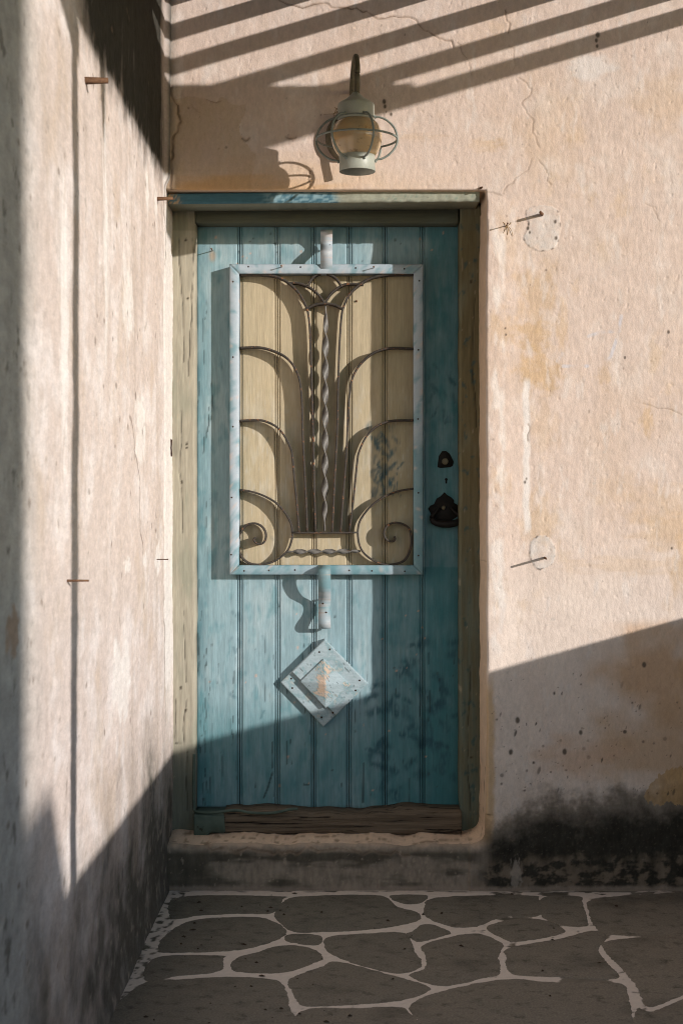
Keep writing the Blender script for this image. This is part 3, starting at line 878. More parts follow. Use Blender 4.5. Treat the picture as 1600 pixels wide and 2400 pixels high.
# further stones outside the traced part: cells of a jittered lattice
sites = [(i * .40 + random.uniform(-.11, .11) + (j % 2) * .2, -j * .36 + random.uniform(-.1, .1)) for i in range(-3, 8) for j in range(-1, 20)]
for s in sites:
    poly = [np.array(p) for p in ((s[0] - 1, s[1] - 1), (s[0] + 1, s[1] - 1), (s[0] + 1, s[1] + 1), (s[0] - 1, s[1] + 1))]
    for t in sites:
        if t is s or math.hypot(t[0] - s[0], t[1] - s[1]) > 1.6: continue
        mid = np.array([(s[0] + t[0]) / 2, (s[1] + t[1]) / 2]); nv = np.array([t[0] - s[0], t[1] - s[1]]); L = np.linalg.norm(nv); nv /= L
        off = -0.013
        out = []
        for a, b in zip(poly, poly[1:] + poly[:1]):
            da = (a - mid) @ nv - off; db = (b - mid) @ nv - off
            if da <= 0: out.append(a)
            if da * db < 0: out.append(a + (b - a) * da / (da - db))
        poly = out
        if len(poly) < 3: break
    if len(poly) < 3: continue
    ar = np.array(poly)
    if ar[:, 0].min() < -.50 or ar[:, 0].max() > 1.9 or ar[:, 1].max() > -0.03 or ar[:, 1].min() < -6.5: continue
    # keep clear of the traced stones
    yfront = FL(0, 900)[1]
    if ar[:, 1].max() > yfront - .01 and ar[:, 0].min() < FL(1640, 500)[0] + .02 - .27 * max(0, -ar[:, 1].max()): continue
    flagstone(poly, True)

# ------------------------------------------------------------------ door frame
YF, YL = 0.20, 0.288          # face of the frame, face of the door leaf
frame = empty('door_frame', (0, YF, 0.15), 'khaki green painted timber frame set in the plaster opening around the blue door', 'door frame')
KF = K * (D + YF) / D
def fz(v): return HC - (v - 1200) * KF
def fx_(u): return (u - 800) * KF
JC = [jitter(p, .018, 3, random.Random(5 + i)) for i, p in enumerate([
    [(421, 560), (425, 680), (430, 850)], [(452, 560), (450, 740), (442, 880)], [(438, 1640), (428, 1700), (432, 1740), (410, 1742)], [(412, 1640), (409, 1735)],
    [(424, 960), (428, 1250)], [(440, 1760), (438, 1900)], [(1102, 1560), (1103, 1900)], [(1112, 700), (1115, 1000)], [(432, 1430), (436, 1600)]])]
def jamb_colour(V):
    u = 800 + V[:, 0] / KF; v = 1200 - (V[:, 2] - HC) / KF
    b = fbm(u / 12, v / 120, 4, 131); c = fbm(u / 5, v / 40, 4, 132); a = fbm(u / 60, v / 200, 3, 133)
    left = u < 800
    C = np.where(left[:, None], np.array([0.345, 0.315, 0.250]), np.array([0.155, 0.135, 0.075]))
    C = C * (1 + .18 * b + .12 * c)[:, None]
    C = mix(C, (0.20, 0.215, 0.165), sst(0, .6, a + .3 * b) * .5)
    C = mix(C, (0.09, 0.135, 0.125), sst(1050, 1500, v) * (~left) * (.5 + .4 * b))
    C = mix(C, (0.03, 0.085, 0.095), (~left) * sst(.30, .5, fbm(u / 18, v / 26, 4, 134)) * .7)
    C = mix(C, (0.085, 0.105, 0.085), sst(1700, 1850, v + 40 * b) * left * .7)
    C = mix(C, (0.40, 0.33, 0.25), sst(.52, .62, c) * .5)
    C = mix(C, (0.13, 0.14, 0.10), (v < 540) * .35)  # jamb tops darkened, shade under the lintel painted in
    for p in JC:
        C = mix(C, (0.022, 0.018, 0.012), (1 - sst(.4, 2.0, pdist(u, v, p, 6))) * .75 * sst(-.5, .0, c))
    for u_, v_ in ((436, 562), (440, 700), (438, 1050), (426, 1130), (438, 1040), (424, 1612), (436, 1665), (1103, 660), (1104, 1775)):
        C = mix(C, (0.04, 0.03, 0.02), 1 - sst(1.8, 4.2, np.hypot(u - u_, v - v_)))
    return C
def jamb(u0, u1, inner_left):
    x0, x1 = fx_(u0), fx_(u1)
    bv_ = .004
    prof = [(x0, .345), (x0, YF + bv_), (x0 + bv_, YF)] + [(x, YF) for x in np.arange(x0 + .008, x1 - .006, .004)] + [(x1 - bv_, YF), (x1, YF + bv_), (x1, .345)]
    def warp(V):
        w = .0035 * fbm(V[:, 2] * 7, V[:, 0] * 0 + u0, 3, 135)
        wear = (np.abs(V[:, 0] - (x1 if u0 < 800 else x0)) < .012)
        V[:, 0] += w * wear
        V[:, 1] += .0012 * fbm(V[:, 0] * 120, V[:, 2] * 6, 3, 136) * (V[:, 1] < YF + .003)
        for p in JC:
            u = 800 + V[:, 0] / KF; v = 1200 - (V[:, 2] - HC) / KF
            V[:, 1] += (1 - sst(.5, 3, pdist(u, v, p, 6))) * .002 * (V[:, 1] < YF + .006)
        return V
    return sweep('jamb', prof, np.arange(0.135, fz(478), .006), 'z', M_FRAMEWOOD, frame, jamb_colour, warp)
jamb(398, 457, False); jamb(1077, 1128, True)
def head_colour(V):
    u = 800 + V[:, 0] / KF
    b = fbm(u / 120, V[:, 2] * 90, 4, 141)
    C = np.tile(np.array([0.085, 0.092, 0.068]), (len(V), 1)) * (1 + .2 * b)[:, None]  # head rail colour lowered to stand for the shadow it lies in
    return mix(C, (0.09, 0.12, 0.105), sst(0, .5, fbm(u / 200, V[:, 2] * 30, 3, 142)) * .6)
hx0, hx1 = fx_(457) + .0015, fx_(1077) - .0015
zb = fz(523)
sweep('head_rail', [(.345, zb + .004), (YF + .0035, zb + .001), (YF + .002, zb + .005), (YF + .002, zb + .062), (.345, zb + .062)], np.arange(hx0, hx1, .008), 'x', M_FRAMEWOOD_X, frame, head_colour)
# lintel board flush with the plaster, taller and plaster-smeared to the right
YLI = 0.030
lx0, lx1 = (386 - 800) * K, (1128 - 800) * K
def lintel_colour(V):
    u = 800 + V[:, 0] / K
    b = fbm(u / 18, V[:, 2] * 260, 4, 151); c = fbm(u / 6, V[:, 2] * 500, 4, 152)
    C = np.tile(np.array([0.050, 0.135, 0.185]), (len(V), 1)) * (1 + .2 * b)[:, None]
    C = mix(C, (0.24, 0.37, 0.42), sst(600, 660, u + 20 * b) * (1 - sst(770, 830, u + 30 * b)) * sst(-.3, .2, b) * .85)
    C = mix(C, np.array([0.285, 0.295, 0.24]) * (1 + .2 * c[:, None]), sst(775, 805, u + 18 * b))
    C = mix(C, (0.12, 0.19, 0.16), sst(800, 850, u) * sst(.25, .5, c) * .6)
    C = mix(C, (0.40, 0.29, 0.18), (1 - sst(402, 432, u + 14 * b)) * sst(-.2, .2, c))
    under = V[:, 1] > YLI + .006
    C = mix(C, np.array([0.25, 0.24, 0.175]) * (1 + .15 * b[:, None]), under * .9)
    return C
def lintel_warp(V):
    t = (V[:, 0] - lx0) / (lx1 - lx0)
    V[:, 2] += 0.008 * t
    V[:, 2] += 0.004 * t * (V[:, 2] > 2.285)
    k = sst(.55, .62, t) * (V[:, 1] < YLI + .006)
    V[:, 1] -= k * (.003 + .003 * fbm(V[:, 0] * 40, V[:, 2] * 60, 3, 153))
    V[:, 2] += k * (V[:, 2] < 2.275) * .003 * fbm(V[:, 0] * 30, V[:, 2] * 0, 3, 154)
    return V
zl = HC - (477.5 - 1200) * K * (D + YLI) / D
sweep('lintel_board', [(.205, zl + .008), (YLI + .012, zl + .001), (YLI + .004, zl - .001), (YLI, zl + .004), (YLI, zl + .010), (YLI, zl + .017), (YLI, zl + .024), (YLI, zl + .030), (YLI + .004, zl + .034), (.205, zl + .034)],
      np.arange(lx0, lx1, .005), 'x', M_FRAMEWOOD_X, frame, lintel_colour, lintel_warp)
# threshold: worn beam, a stub of green paint at its left end, a drooping bead along the top
YS = 0.155
KS = K * (D + YS) / D
def sill_warp(V):
    t = (V[:, 0] + .48) / .87
    top = V[:, 2] > .19
    V[:, 2] += top * (.010 * fbm(V[:, 0] * 7, V[:, 0] * 0, 3, 161) + .006 * np.sin(t * 9.0) + .004 * t)
    V[:, 2] += (~top) * .005 * fbm(V[:, 0] * 5, V[:, 0] * 0, 3, 162)
    V[:, 1] += (V[:, 1] < .2) * (.006 * fbm(V[:, 0] * 8, V[:, 2] * 60, 4, 163))
    return V
sx0, sx1 = (455 - 800) * KS, (1083 - 800) * KS
zt, zbm = HC - (1908 - 1200) * KS, HC - (1957 - 1200) * KS
sweep('threshold_beam', [(.30, zbm), (YS + .008, zbm), (YS, zbm + .010), (YS - .002, zbm + .022), (YS + .003, zbm + .034), (YS, zbm + .046), (YS + .002, zbm + .058), (YS + .010, zt), (.30, zt + .002)],
      np.arange(sx0 + .10, sx1, .006), 'x', M_SILL, frame, None, sill_warp)
sweep('threshold_stub', [(.30, zbm - .002), (YS - .004, zbm - .002), (YS - .010, zbm + .004), (YS - .010, zt - .008), (YS - .004, zt - .002), (.30, zt)],
      np.arange(sx0, sx0 + .105, .006), 'x', M_GREEN, frame, None,
      lambda V: np.stack([V[:, 0] + (V[:, 0] > sx0 + .095) * .012 * fbm(V[:, 2] * 60, V[:, 1] * 60, 2, 165), V[:, 1], V[:, 2] + (V[:, 2] < .19) * (V[:, 0] > sx0 + .05) * .010], 1))
bead = [P(455, 1768, .19), P(454, 1840, .185), P(455, 1890, .18), P(462, 1903, .165), P(500, 1905, .15), P(550, 1899, .15), P(590, 1905, .15), P(640, 1905, .15), P(680, 1897, .15), P(697, 1896, .155)]
tube('weather_bead', catmull(bead, 8), .0048, M_GREEN, frame)

# ------------------------------------------------------------------ door leaf
KD = K * (D + YL) / D
door = empty('door', (0, YL, HC - 700 * KD), 'bleached blue plank door with an iron palmette grille and a diamond plaque', 'door')
def dx(u): return (u - 800) * KD
def dz(v): return HC - (v - 1200) * KD
r_ = random.Random(21)
STROKES = []
for _ in range(46):
    u0, v0 = r_.uniform(850, 1065), r_.uniform(1500, 1860)
    an = r_.uniform(-.9, .5) + (math.pi / 2 if r_.random() < .35 else 0)
    L = r_.uniform(15, 46)
    STROKES.append(([(u0, v0), (u0 + L * .5 * math.cos(an), v0 + L * .5 * math.sin(an) - 3), (u0 + L * math.cos(an), v0 + L * math.sin(an))], r_.uniform(6, 15), r_.uniform(.6, .95)))
for _ in range(46):
    u0, v0 = r_.gauss(902, 24), r_.uniform(990, 1150)
    STROKES.append(([(u0, v0), (u0 + r_.uniform(-14, 14), v0 + r_.uniform(6, 26))], r_.uniform(3, 7), r_.uniform(.5, .85)))
for _ in range(16):
    u0, v0 = r_.uniform(1005, 1060), r_.uniform(850, 1000)
    STROKES.append(([(u0, v0), (u0 + r_.uniform(-14, 14), v0 + r_.uniform(6, 30))], r_.uniform(3, 6), r_.uniform(.3, .6)))
for _ in range(20):
    u0, v0 = r_.uniform(465, 640), r_.uniform(700, 1760)
    STROKES.append(([(u0, v0), (u0 + r_.uniform(-10, 10), v0 + r_.uniform(6, 22))], r_.uniform(2, 6), r_.uniform(.2, .5)))
PDOTS = [(r_.uniform(462, 1075), r_.choice([r_.uniform(540, 620), r_.uniform(1350, 1890), r_.uniform(1350, 1890)]), r_.uniform(1.5, 3.6), r_.choice([0, 0, 1])) for _ in range(70)]
PCR = []
for _ in range(85):
    u0, v0 = r_.uniform(465, 1070), r_.uniform(1480, 1890)
    if r_.random() < .4: u0 = r_.choice([548, 640, 725, 735, 640, 552, 478]) + r_.gauss(0, 6)
    PCR.append((jitter([(u0, v0), (u0 + r_.uniform(-3, 3), v0 + r_.uniform(15, 60))], .015, 2, r_), r_.uniform(.4, 1.0), r_.uniform(.3, .85)))
for _ in range(26):
    u0, v0 = r_.uniform(463, 500), r_.uniform(640, 1800)
    PCR.append((jitter([(u0, v0), (u0 + r_.uniform(-4, 4), v0 + r_.uniform(20, 90))], .04, 2, r_), r_.uniform(.6, 1.5), r_.uniform(.3, .8)))
def plank_colour(V):
    u = 800 + V[:, 0] / KD; v = 1200 - (V[:, 2] - HC) / KD
    a = fbm(u / 70, v / 150, 4, 171); b = fbm(u / 22, v / 70, 4, 172); c = fbm(u / 6, v / 45, 4, 173); d = .55 * fbm(u / 16, v / 85, 4, 174, .6) + .45 * fbm(u / 34, v / 44, 4, 175)
    C = np.tile(np.array([0.235, 0.350, 0.395]), (len(u), 1))
    C = mix(C, (0.325, 0.42, 0.455), sst(-.15, .5, a + .4 * b) * .75)
    C = mix(C, (0.110, 0.248, 0.288), sst(.0, .5, d + .3 * a) * .7)
    C *= (1 + .13 * c + .06 * fbm(u / 2.5, v / 30, 3, 176))[:, None]
    deep = np.array([0.060, 0.165, 0.205])
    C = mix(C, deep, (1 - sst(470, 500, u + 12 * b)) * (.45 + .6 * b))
    C = mix(C, (0.050, 0.185, 0.212), sst(1600, 1740, v + 40 * a) * (.6 + .4 * b))  # deeper teal low down, pushed further for the parapet's shade
    C = mix(C, (0.045, 0.172, 0.200), sst(850, 930, u + 20 * b) * (v > 1330) * (.65 + .4 * d))  # lower right planks: reveal shadow deepened in the paint
    C = mix(C, (0.038, 0.165, 0.195), sst(985, 1010, u) * (.72 + .35 * d))  # right-hand plank darkened too, its shade put into the colour
    C = mix(C, (0.060, 0.175, 0.215), (1 - sst(545, 575, v + 10 * b)) * .6)  # top of the leaf painted darker for the shade under the head
    # ochre painted panel behind the grille
    pan = (u > 552) & (u < 980) & (v > 628) & (v < 1338)
    T = np.tile(np.array([0.43, 0.36, 0.245]), (len(u), 1))
    T = mix(T, (0.47, 0.42, 0.325), sst(-.1, .5, b + .3 * a) * sst(800, 1050, v) * .85)
    T = mix(T, (0.36, 0.315, 0.21), sst(.1, .6, d) * .5)
    T = mix(T, (0.25, 0.21, 0.115), sst(880, 900, u) * .35)  # panel darkened beyond the reveal's shadow edge
    T = mix(T, (0.46, 0.44, 0.38), sst(.35, .6, c) * sst(850, 1000, v) * .5)
    T *= (1 + .07 * c)[:, None]
    C = np.where(pan[:, None], T, C)
    for p, w, k in STROKES:
        C = mix(C, (0.022, 0.085, 0.115), (1 - sst(w * .2, w * 1.3, pdist(u, v, p, w * 4) + w * (1.1 * d + .7 * c))) * k * sst(-.5, .1, c + .5 * d))
    for pu, pv, pr_, kind in PDOTS:
        m = 1 - sst(pr_ * .5, pr_ * 1.2, np.hypot(u - pu, v - pv))
        C = mix(C, (0.60, 0.36, 0.25) if kind else (0.04, 0.06, 0.06), m * .65)
    for p, w, k in PCR:
        C = mix(C, (0.018, 0.035, 0.038), (1 - sst(w * .5, w * 1.6, pdist(u, v, p, 6))) * k)
    for p in ([(638, 1812), (628, 1845), (618, 1870)], [(852, 1790), (850, 1880)], [(712, 1838), (722, 1840)]):
        C = mix(C, (0.02, 0.04, 0.045), (1 - sst(1.2, 3, pdist(u, v, p, 6))) * .8)
    # bare dark wood low in the joints
    C = mix(C, (0.02, 0.022, 0.02), sst(YL + .0035, YL + .007, V[:, 1]) * sst(1500, 1700, v) * .6)
    C = mix(C, (0.05, 0.075, 0.075), sst(1885, 1899, v + 5 * c) * .8)
    C = mix(C, (0.42, 0.24, 0.10), (1 - sst(3, 12, np.hypot((u - 498), (v - 600) * .6))) * .5)
    return C
JO = [456, 562, 650, 735, 818, 902, 990, 1082]
px = KD
for i in range(7):
    x0, x1 = dx(JO[i]) + .0006, dx(JO[i + 1]) - .0006
    g = .0055
    pf = [(x0, YL + .022), (x0, YL + .010), (x0 + .0012, YL + .0025), (x0 + .0030, YL + .0008), (x0 + .0052, YL + .0025), (x0 + .0062, YL + g), (x0 + .0080, YL + g), (x0 + .0092, YL + .0008)]
    pm = [(x, YL) for x in np.arange(x0 + .0115, x1 - .0115, .0042)]
    pe = [(2 * (x0 + x1) / 2 - x, y) for x, y in pf[::-1]]
    def warp(V, i=i):
        t = fbm(V[:, 2] * 1.3, V[:, 0] * 0 + i * 7, 2, 181)
        V[:, 1] += .0012 * t + .0005 * fbm(V[:, 0] * 60, V[:, 2] * 5, 3, 182)
        return V
    zz = np.arange(dz(1900) - .002 * (i % 3), dz(500), .0052)
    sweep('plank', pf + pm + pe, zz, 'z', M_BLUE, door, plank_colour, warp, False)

# grille: four mitred rails nailed over the planks, flat iron inside
YG0, YG1 = 0.2325, YL - .0006
KG = K * (D + YG0) / D
def gx_(u): return (u - 800) * KG
def gz_(v): return HC - (v - 1200) * KG
GU0, GU1, GV0, GV1 = 538, 991, 619, 1347
wr = 22 * KG
def rail_colour(V):
    u = 800 + V[:, 0] / KG; v = 1200 - (V[:, 2] - HC) / KG
    a = fbm(u / 22, v / 40, 4, 191); c = fbm(u / 8, v / 14, 3, 192)
    C = np.tile(np.array([0.365, 0.43, 0.49]), (len(u), 1)) * (1 + .07 * c)[:, None]
    C = mix(C, (0.13, 0.265, 0.315), sst(-.05, .4, a) * .8)
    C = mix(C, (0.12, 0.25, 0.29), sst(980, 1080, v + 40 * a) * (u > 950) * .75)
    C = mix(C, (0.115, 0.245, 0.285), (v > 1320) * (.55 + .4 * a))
    C = mix(C, (0.53, 0.42, 0.37), sst(.4, .55, c) * .6)
    return C
x0, x1, z0, z1 = gx_(GU0), gx_(GU1), gz_(GV1), gz_(GV0)
grille = None
b_r = .0025
def rail(horizontal, first):
    if horizontal:
        za, zb_ = (z0, z0 + wr) if first else (z1 - wr, z1)
        prof = [(YG1, za), (YG0 + b_r, za), (YG0, za + b_r), (YG0, (za + zb_) / 2), (YG0, zb_ - b_r), (YG0 + b_r, zb_), (YG1, zb_)]
        def warp(V):
            d = (V[:, 2] - za) if first else (zb_ - V[:, 2])
            t = (V[:, 0] - x0) / (x1 - x0)
            V[:, 0] = (x0 + d) + t * ((x1 - d) - (x0 + d))
            V[:, 2] += .0007 * fbm(V[:, 0] * 9, V[:, 2] * 0, 2, 193)
            return V
        return sweep('rail', prof, np.linspace(x0, x1, 60), 'x', M_RAIL, door, rail_colour, warp)
    xa, xb = (x0, x0 + wr) if first else (x1 - wr, x1)
    prof = [(xa, YG1), (xa, YG0 + b_r), (xa + b_r, YG0), ((xa + xb) / 2, YG0), (xb - b_r, YG0), (xb, YG0 + b_r), (xb, YG1)]
    def warp(V):
        d = (V[:, 0] - xa) if first else (xb - V[:, 0])
        t = (V[:, 2] - z0) / (z1 - z0)
        V[:, 2] = (z0 + d + .0006) + t * ((z1 - d - .0006) - (z0 + d + .0006))
        V[:, 0] += .0007 * fbm(V[:, 2] * 9, V[:, 0] * 0, 2, 194)
        return V
    return sweep('rail', prof, np.linspace(z0, z1, 100), 'z', M_RAIL, door, rail_colour, warp)
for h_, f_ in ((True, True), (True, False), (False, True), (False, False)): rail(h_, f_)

YB0, YB1 = 0.2415, 0.2765
KB = K * (D + YB0) / D
def A(zx, zy):   # upper tracing
    return ((500 + zx / 3.015 - 800) * KB, HC - (580 + zy / 3.015 - 1200) * KB)
def B(zx, zy):   # lower tracing
    return ((500 + zx / 3.015 - 800) * KB, HC - (1000 + zy / 3.015 - 1200) * KB)
BW = .0068
BARS = [
    [B(720, 745), B(712, 400), B(705, 100), A(700, 1180), A(692, 900), A(684, 650), A(676, 520), A(660, 430), A(610, 330), A(540, 255), A(450, 205), A(330, 188), A(174, 188)],
    [B(662, 745), B(655, 550), B(640, 250), B(629, 20), A(625, 1100), A(612, 960), A(585, 870), A(530, 790), A(450, 740), A(330, 705), A(172, 708)],
    [B(605, 745), B(590, 560), B(570, 350), B(556, 200), A(545, 1420), A(510, 1345), A(450, 1270), A(360, 1225), A(280, 1219), A(172, 1224)],
    [B(170, 445), B(250, 455), B(340, 482), B(430, 530), B(500, 600), B(545, 680), B(557, 750), B(550, 810), B(520, 880), B(450, 940), B(380, 968), B(300, 976), B(240, 960), B(194, 915), B(175, 850), B(176, 790), B(195, 740), B(235, 695), B(290, 683), B(340, 705), B(368, 750), B(365, 800), B(340, 828), B(305, 825), B(285, 800), B(298, 782)],
    [B(838, 745), B(850, 500), B(865, 200), B(874, 20), A(880, 1000), A(890, 700), A(905, 480), A(925, 400), A(960, 330), A(1020, 270), A(1100, 220), A(1180, 197), A(1260, 189), A(1418, 187)],
    [B(898, 745), B(915, 500), B(935, 250), B(945, 60), A(950, 1200), A(965, 1000), A(990, 900), A(1040, 820), A(1120, 750), A(1200, 718), A(1280, 708), A(1418, 714)],
    [B(960, 745), B(985, 550), B(1000, 400), B(1018, 230), A(1030, 1440), A(1070, 1350), A(1130, 1280), A(1200, 1240), A(1280, 1222), A(1418, 1220)],
    [B(1414, 438), B(1330, 450), B(1250, 475), B(1180, 510), B(1110, 565), B(1060, 625), B(1030, 680), B(1020, 750), B(1030, 830), B(1060, 890), B(1120, 940), B(1200, 973), B(1280, 973), B(1350, 945), B(1390, 870), B(1400, 790), B(1382, 720), B(1330, 685), B(1270, 680), B(1220, 710), B(1205, 760), B(1225, 800), B(1262, 812), B(1283, 795), B(1278, 776)],
    [B(556, 748), B(790, 750), B(1022, 748)],
    [A(660, 430), A(720, 402), A(785, 394), A(850, 402), A(910, 430)],
    [A(520, 250), A(600, 250), A(680, 280), A(740, 330), A(785, 390)],
    [A(787, 388), A(830, 325), A(900, 270), A(960, 255), A(1060, 258)],
    [A(668, 272), A(690, 225), A(730, 190), A(790, 178), A(850, 205), A(885, 240), A(906, 276)],
]
for k, p in enumerate(BARS):
    nm = 'scroll_bar' if k in (3, 7) else ('base_bar' if k == 8 else 'flat_bar')
    strip_bar(nm, p, BW if k != 8 else .006, YB0 + .0004 * (k % 4), YB1 - .0004 * (k % 3), M_IRON, door, 6)
def twisted(name, a, b, w, t, turns, yc):
    n = int(turns * 22); fr = []
    a = np.array(a); b = np.array(b); L = np.linalg.norm(b - a); tx, tz = (b - a) / L
    for i in range(n + 1):
        s = i / n; p = a + (b - a) * s
        taper = min(1, .25 + 6 * s, .25 + 6 * (1 - s))
        an = s * turns * math.pi + .5
        ring = []
        for cu, cv in ((-w / 2, -t / 2), (w / 2, -t / 2), (w / 2, t / 2), (-w / 2, t / 2)):
            cu *= taper
            e1 = cu * math.cos(an) - cv * math.sin(an); e2 = cu * math.sin(an) + cv * math.cos(an)
            ring.append((p[0] - tz * e1, yc + e2, p[1] + tx * e1))
        fr.append(ring)
    return section_sweep(name, fr, M_TWIST, door, False)
twisted('twisted_bar', B(785, 740), A(793, 398), .0225, .0040, 9.6, .256)
twisted('twisted_bar', B(520, 884), B(1040, 880), .017, .0040, 5, .252)

# wavy straps above and below the grille
def strap(v_h, u0, u1, profile_close):
    zs_, hs = [], []
    c = catmull(profile_close, 12)
    x0_, x1_ = gx_(u0), gx_(u1)
    th = .005
    fr = []
    for i, p in enumerate(c):
        t = c[min(i + 1, len(c) - 1)] - c[max(i - 1, 0)]; t = t / (np.linalg.norm(t) + 1e-9)
        y, z = YL - p[0], p[1]
        ny, nz = -t[1] * 0, 0
        nrm_ = np.array([t[1], -t[0]])       # in (h, z)
        y2, z2 = YL - (p[0] + nrm_[0] * th * v_h), z + nrm_[1] * th * v_h
        fr.append([(x0_, y, z), (x1_, y, z), (x1_, y2, z2), (x0_, y2, z2)])
    V = np.array(fr).reshape(-1, 3)
    C = rail_colour(V)
    C = mix(C, (0.47, 0.465, 0.475), .30 + .9 * fbm(V[:, 0] * 24, V[:, 2] * 24, 3, 197 + v_h))
    hgt = (V[:, 2] - V[:, 2].min()) / np.ptp(V[:, 2]); sn = fbm(V[:, 0] * 60, V[:, 2] * 20, 4, 198 + v_h)
    if v_h < 0: C = mix(C, (0.13, 0.27, 0.31), sst(.58, .66, hgt + .12 * sn) * .85)
    C = mix(C, (0.20, 0.235, 0.25), sst(.1, .45, sn) * .6)
    C = mix(C, (0.40, 0.27, 0.18), sst(.5, .6, fbm(V[:, 0] * 90, V[:, 2] * 60, 3, 199)) * .6)
    me = np_mesh('strap', V, grid_quads(len(fr), 4, True), C, [[3, 2, 1, 0], [len(V) - 4, len(V) - 3, len(V) - 2, len(V) - 1]])
    bm_fix(me)
    return link('strap', me, M_RAIL, door, False)
def sz_t(zy): return dz(420 + zy / 1.845)
def sz_b(zy): return dz(1300 + zy / 3.92)
s1 = strap(1, 751, 779, [(.050, sz_t(398)), (.064, sz_t(368)), (.076, sz_t(334)), (.060, sz_t(312)), (.043, sz_t(296)), (.040, sz_t(280)), (.050, sz_t(258)), (.058, sz_t(244)), (.050, sz_t(236)), (.040, sz_t(240)), (.030, sz_t(246))])
s2 = strap(-1, 746, 775, [(.046, sz_b(104)), (.060, sz_b(110)), (.092, sz_b(138)), (.092, sz_b(215)), (.078, sz_b(305)), (.062, sz_b(352)), (.042, sz_b(410)), (.037, sz_b(462)), (.042, sz_b(520)), (.057, sz_b(582)), (.061, sz_b(615)), (.054, sz_b(650)), (.040, sz_b(660)), (.026, sz_b(655))])

# diamond plaque
YP = 0.245
KP = K * (D + YP) / D
def Dm(zx, zy): return ((560 + zx / 3.92 - 800) * KP, HC - (1300 + zy / 3.92 - 1200) * KP)
def plaque_piece(name, corners, yf, yb, seed, peak=None, bare=.25):
    o = [np.array(c) for c in corners]
    n = 46
    V = np.zeros((n, n, 3))
    for i in range(n):
        for j in range(n):
            s, t = i / (n - 1), j / (n - 1)
            p = (o[0] * (1 - s) + o[1] * s) * (1 - t) + (o[3] * (1 - s) + o[2] * s) * t
            V[i, j] = (p[0], yf, p[1])
            if peak:
                V[i, j, 1] = yf - peak * 2 * min(s, 1 - s, t, 1 - t)
    V = V.reshape(-1, 3)
    rim = [i * n for i in range(n)] + [(n - 1) * n + j for j in range(1, n)] + [i * n + n - 1 for i in range(n - 2, -1, -1)] + [j for j in range(n - 2, 0, -1)]
    nb_ = len(V)
    back = V[rim].copy(); back[:, 1] = yb
    m_ = len(rim)
    qd = [[rim[k], rim[(k + 1) % m_], nb_ + (k + 1) % m_, nb_ + k] for k in range(m_)]
    V = np.concatenate([V, back])
    a = fbm(V[:, 0] * 22, V[:, 2] * 22, 4, seed, .6); b = fbm((V[:, 0] + V[:, 2]) * 210, (V[:, 0] - V[:, 2]) * 26, 4, seed + 1, .6)
    cxp, czp = V[:, 0].mean(), V[:, 2].mean()
    flank = ((V[:, 0] - cxp) * .4 + (V[:, 2] - czp) * .15) / .03
    C = np.tile(np.array([0.33, 0.415, 0.455]), (len(V), 1)) * (1 + .10 * b)[:, None]
    C = mix(C, (0.085, 0.235, 0.265), sst(-.05, .3, a) * (.75 if peak else .45))
    if peak:
        C = mix(C, (0.56, 0.40, 0.30), sst(.05, .30, .5 * b + .9 * a + .25 * np.exp(-np.hypot((V[:, 0] - cxp) / .03, (V[:, 2] - czp - .012) / .04) ** 2) - .12) * .85)
        C = mix(C, (0.42, 0.26, 0.12), sst(.42, .7, a + .5 * b) * .5)
    C = mix(C, (0.03, 0.05, 0.05), sst(.38, .55, b) * .75)
    edge_ = np.minimum.reduce([np.abs(V[:, 0] * 1 - V[:, 0].max()), np.abs(V[:, 2] - V[:, 2].max())])
    C = mix(C, (0.58, 0.47, 0.39), sst(.3, .5, a + .3 * b) * .4)
    me = np_mesh(name, V, np.concatenate([grid_quads(n, n), np.array(qd)]), C)
    bm_fix(me)
    return link(name, me, M_PLAQUE, door, False)
plaque_piece('plaque_board', [Dm(785, 780), Dm(1185, 1190), Dm(775, 1590), Dm(380, 1180)], YL - .021, YL + .002, 201)
plaque_piece('plaque_facing', [Dm(785, 783), Dm(1181, 1190), Dm(890, 1478), Dm(486, 1080)], YL - .034, YL - .0205, 205)
plaque_piece('plaque_pyramid', [Dm(778, 958), Dm(1020, 1195), Dm(795, 1412), Dm(562, 1165)], YL - .040, YL - .0335, 209, .022, .42)

# lock, keyhole and drop handle
def Lk(zx, zy): return ((960 + zx / 7.84 - 800) * KD, HC - (1000 + zy / 7.84 - 1200) * KD)
prism('lock_plate', [Lk(*p) for p in [(590, 450), (660, 445), (730, 500), (800, 640), (785, 720), (740, 745), (560, 760), (505, 745), (510, 690), (530, 540)]], YL - .004, YL + .003, M_IRON_DARK, door, .0015)
cx, cz = Lk(645, 640)
rings = []
for r0, yy in ((.003, YL - .012), (.009, YL - .013), (.0105, YL - .012), (.0115, YL - .004), (.0115, YL)):
    rings.append([(cx + r0 * math.cos(2 * math.pi * k / 20), yy, cz + r0 * math.sin(2 * math.pi * k / 20)) for k in range(20)])
section_sweep('lock_cylinder', rings, M_OLIVE, door, True)
kx, kz = Lk(665, 970)
kh = [(kx + .0048 * math.cos(t), kz + .0048 * math.sin(t)) for t in np.linspace(-.9, math.pi + .9, 14)] + [(kx - .0028, kz - .014), (kx + .0028, kz - .014)]
prism('keyhole_plate', kh, YL - .0012, YL + .002, M_IRON_DARK, door)
plate = [(635, 1205), (680, 1255), (760, 1300), (808, 1350), (808, 1400), (868, 1435), (925, 1490), (940, 1560), (880, 1640), (800, 1700), (700, 1760), (635, 1832), (560, 1790), (460, 1700), (385, 1600), (332, 1510), (375, 1450), (440, 1425), (465, 1370), (492, 1320), (560, 1280)]
prism('handle_plate', [Lk(*p) for p in plate], YL - .005, YL + .003, M_IRON_DARK, door, .002)
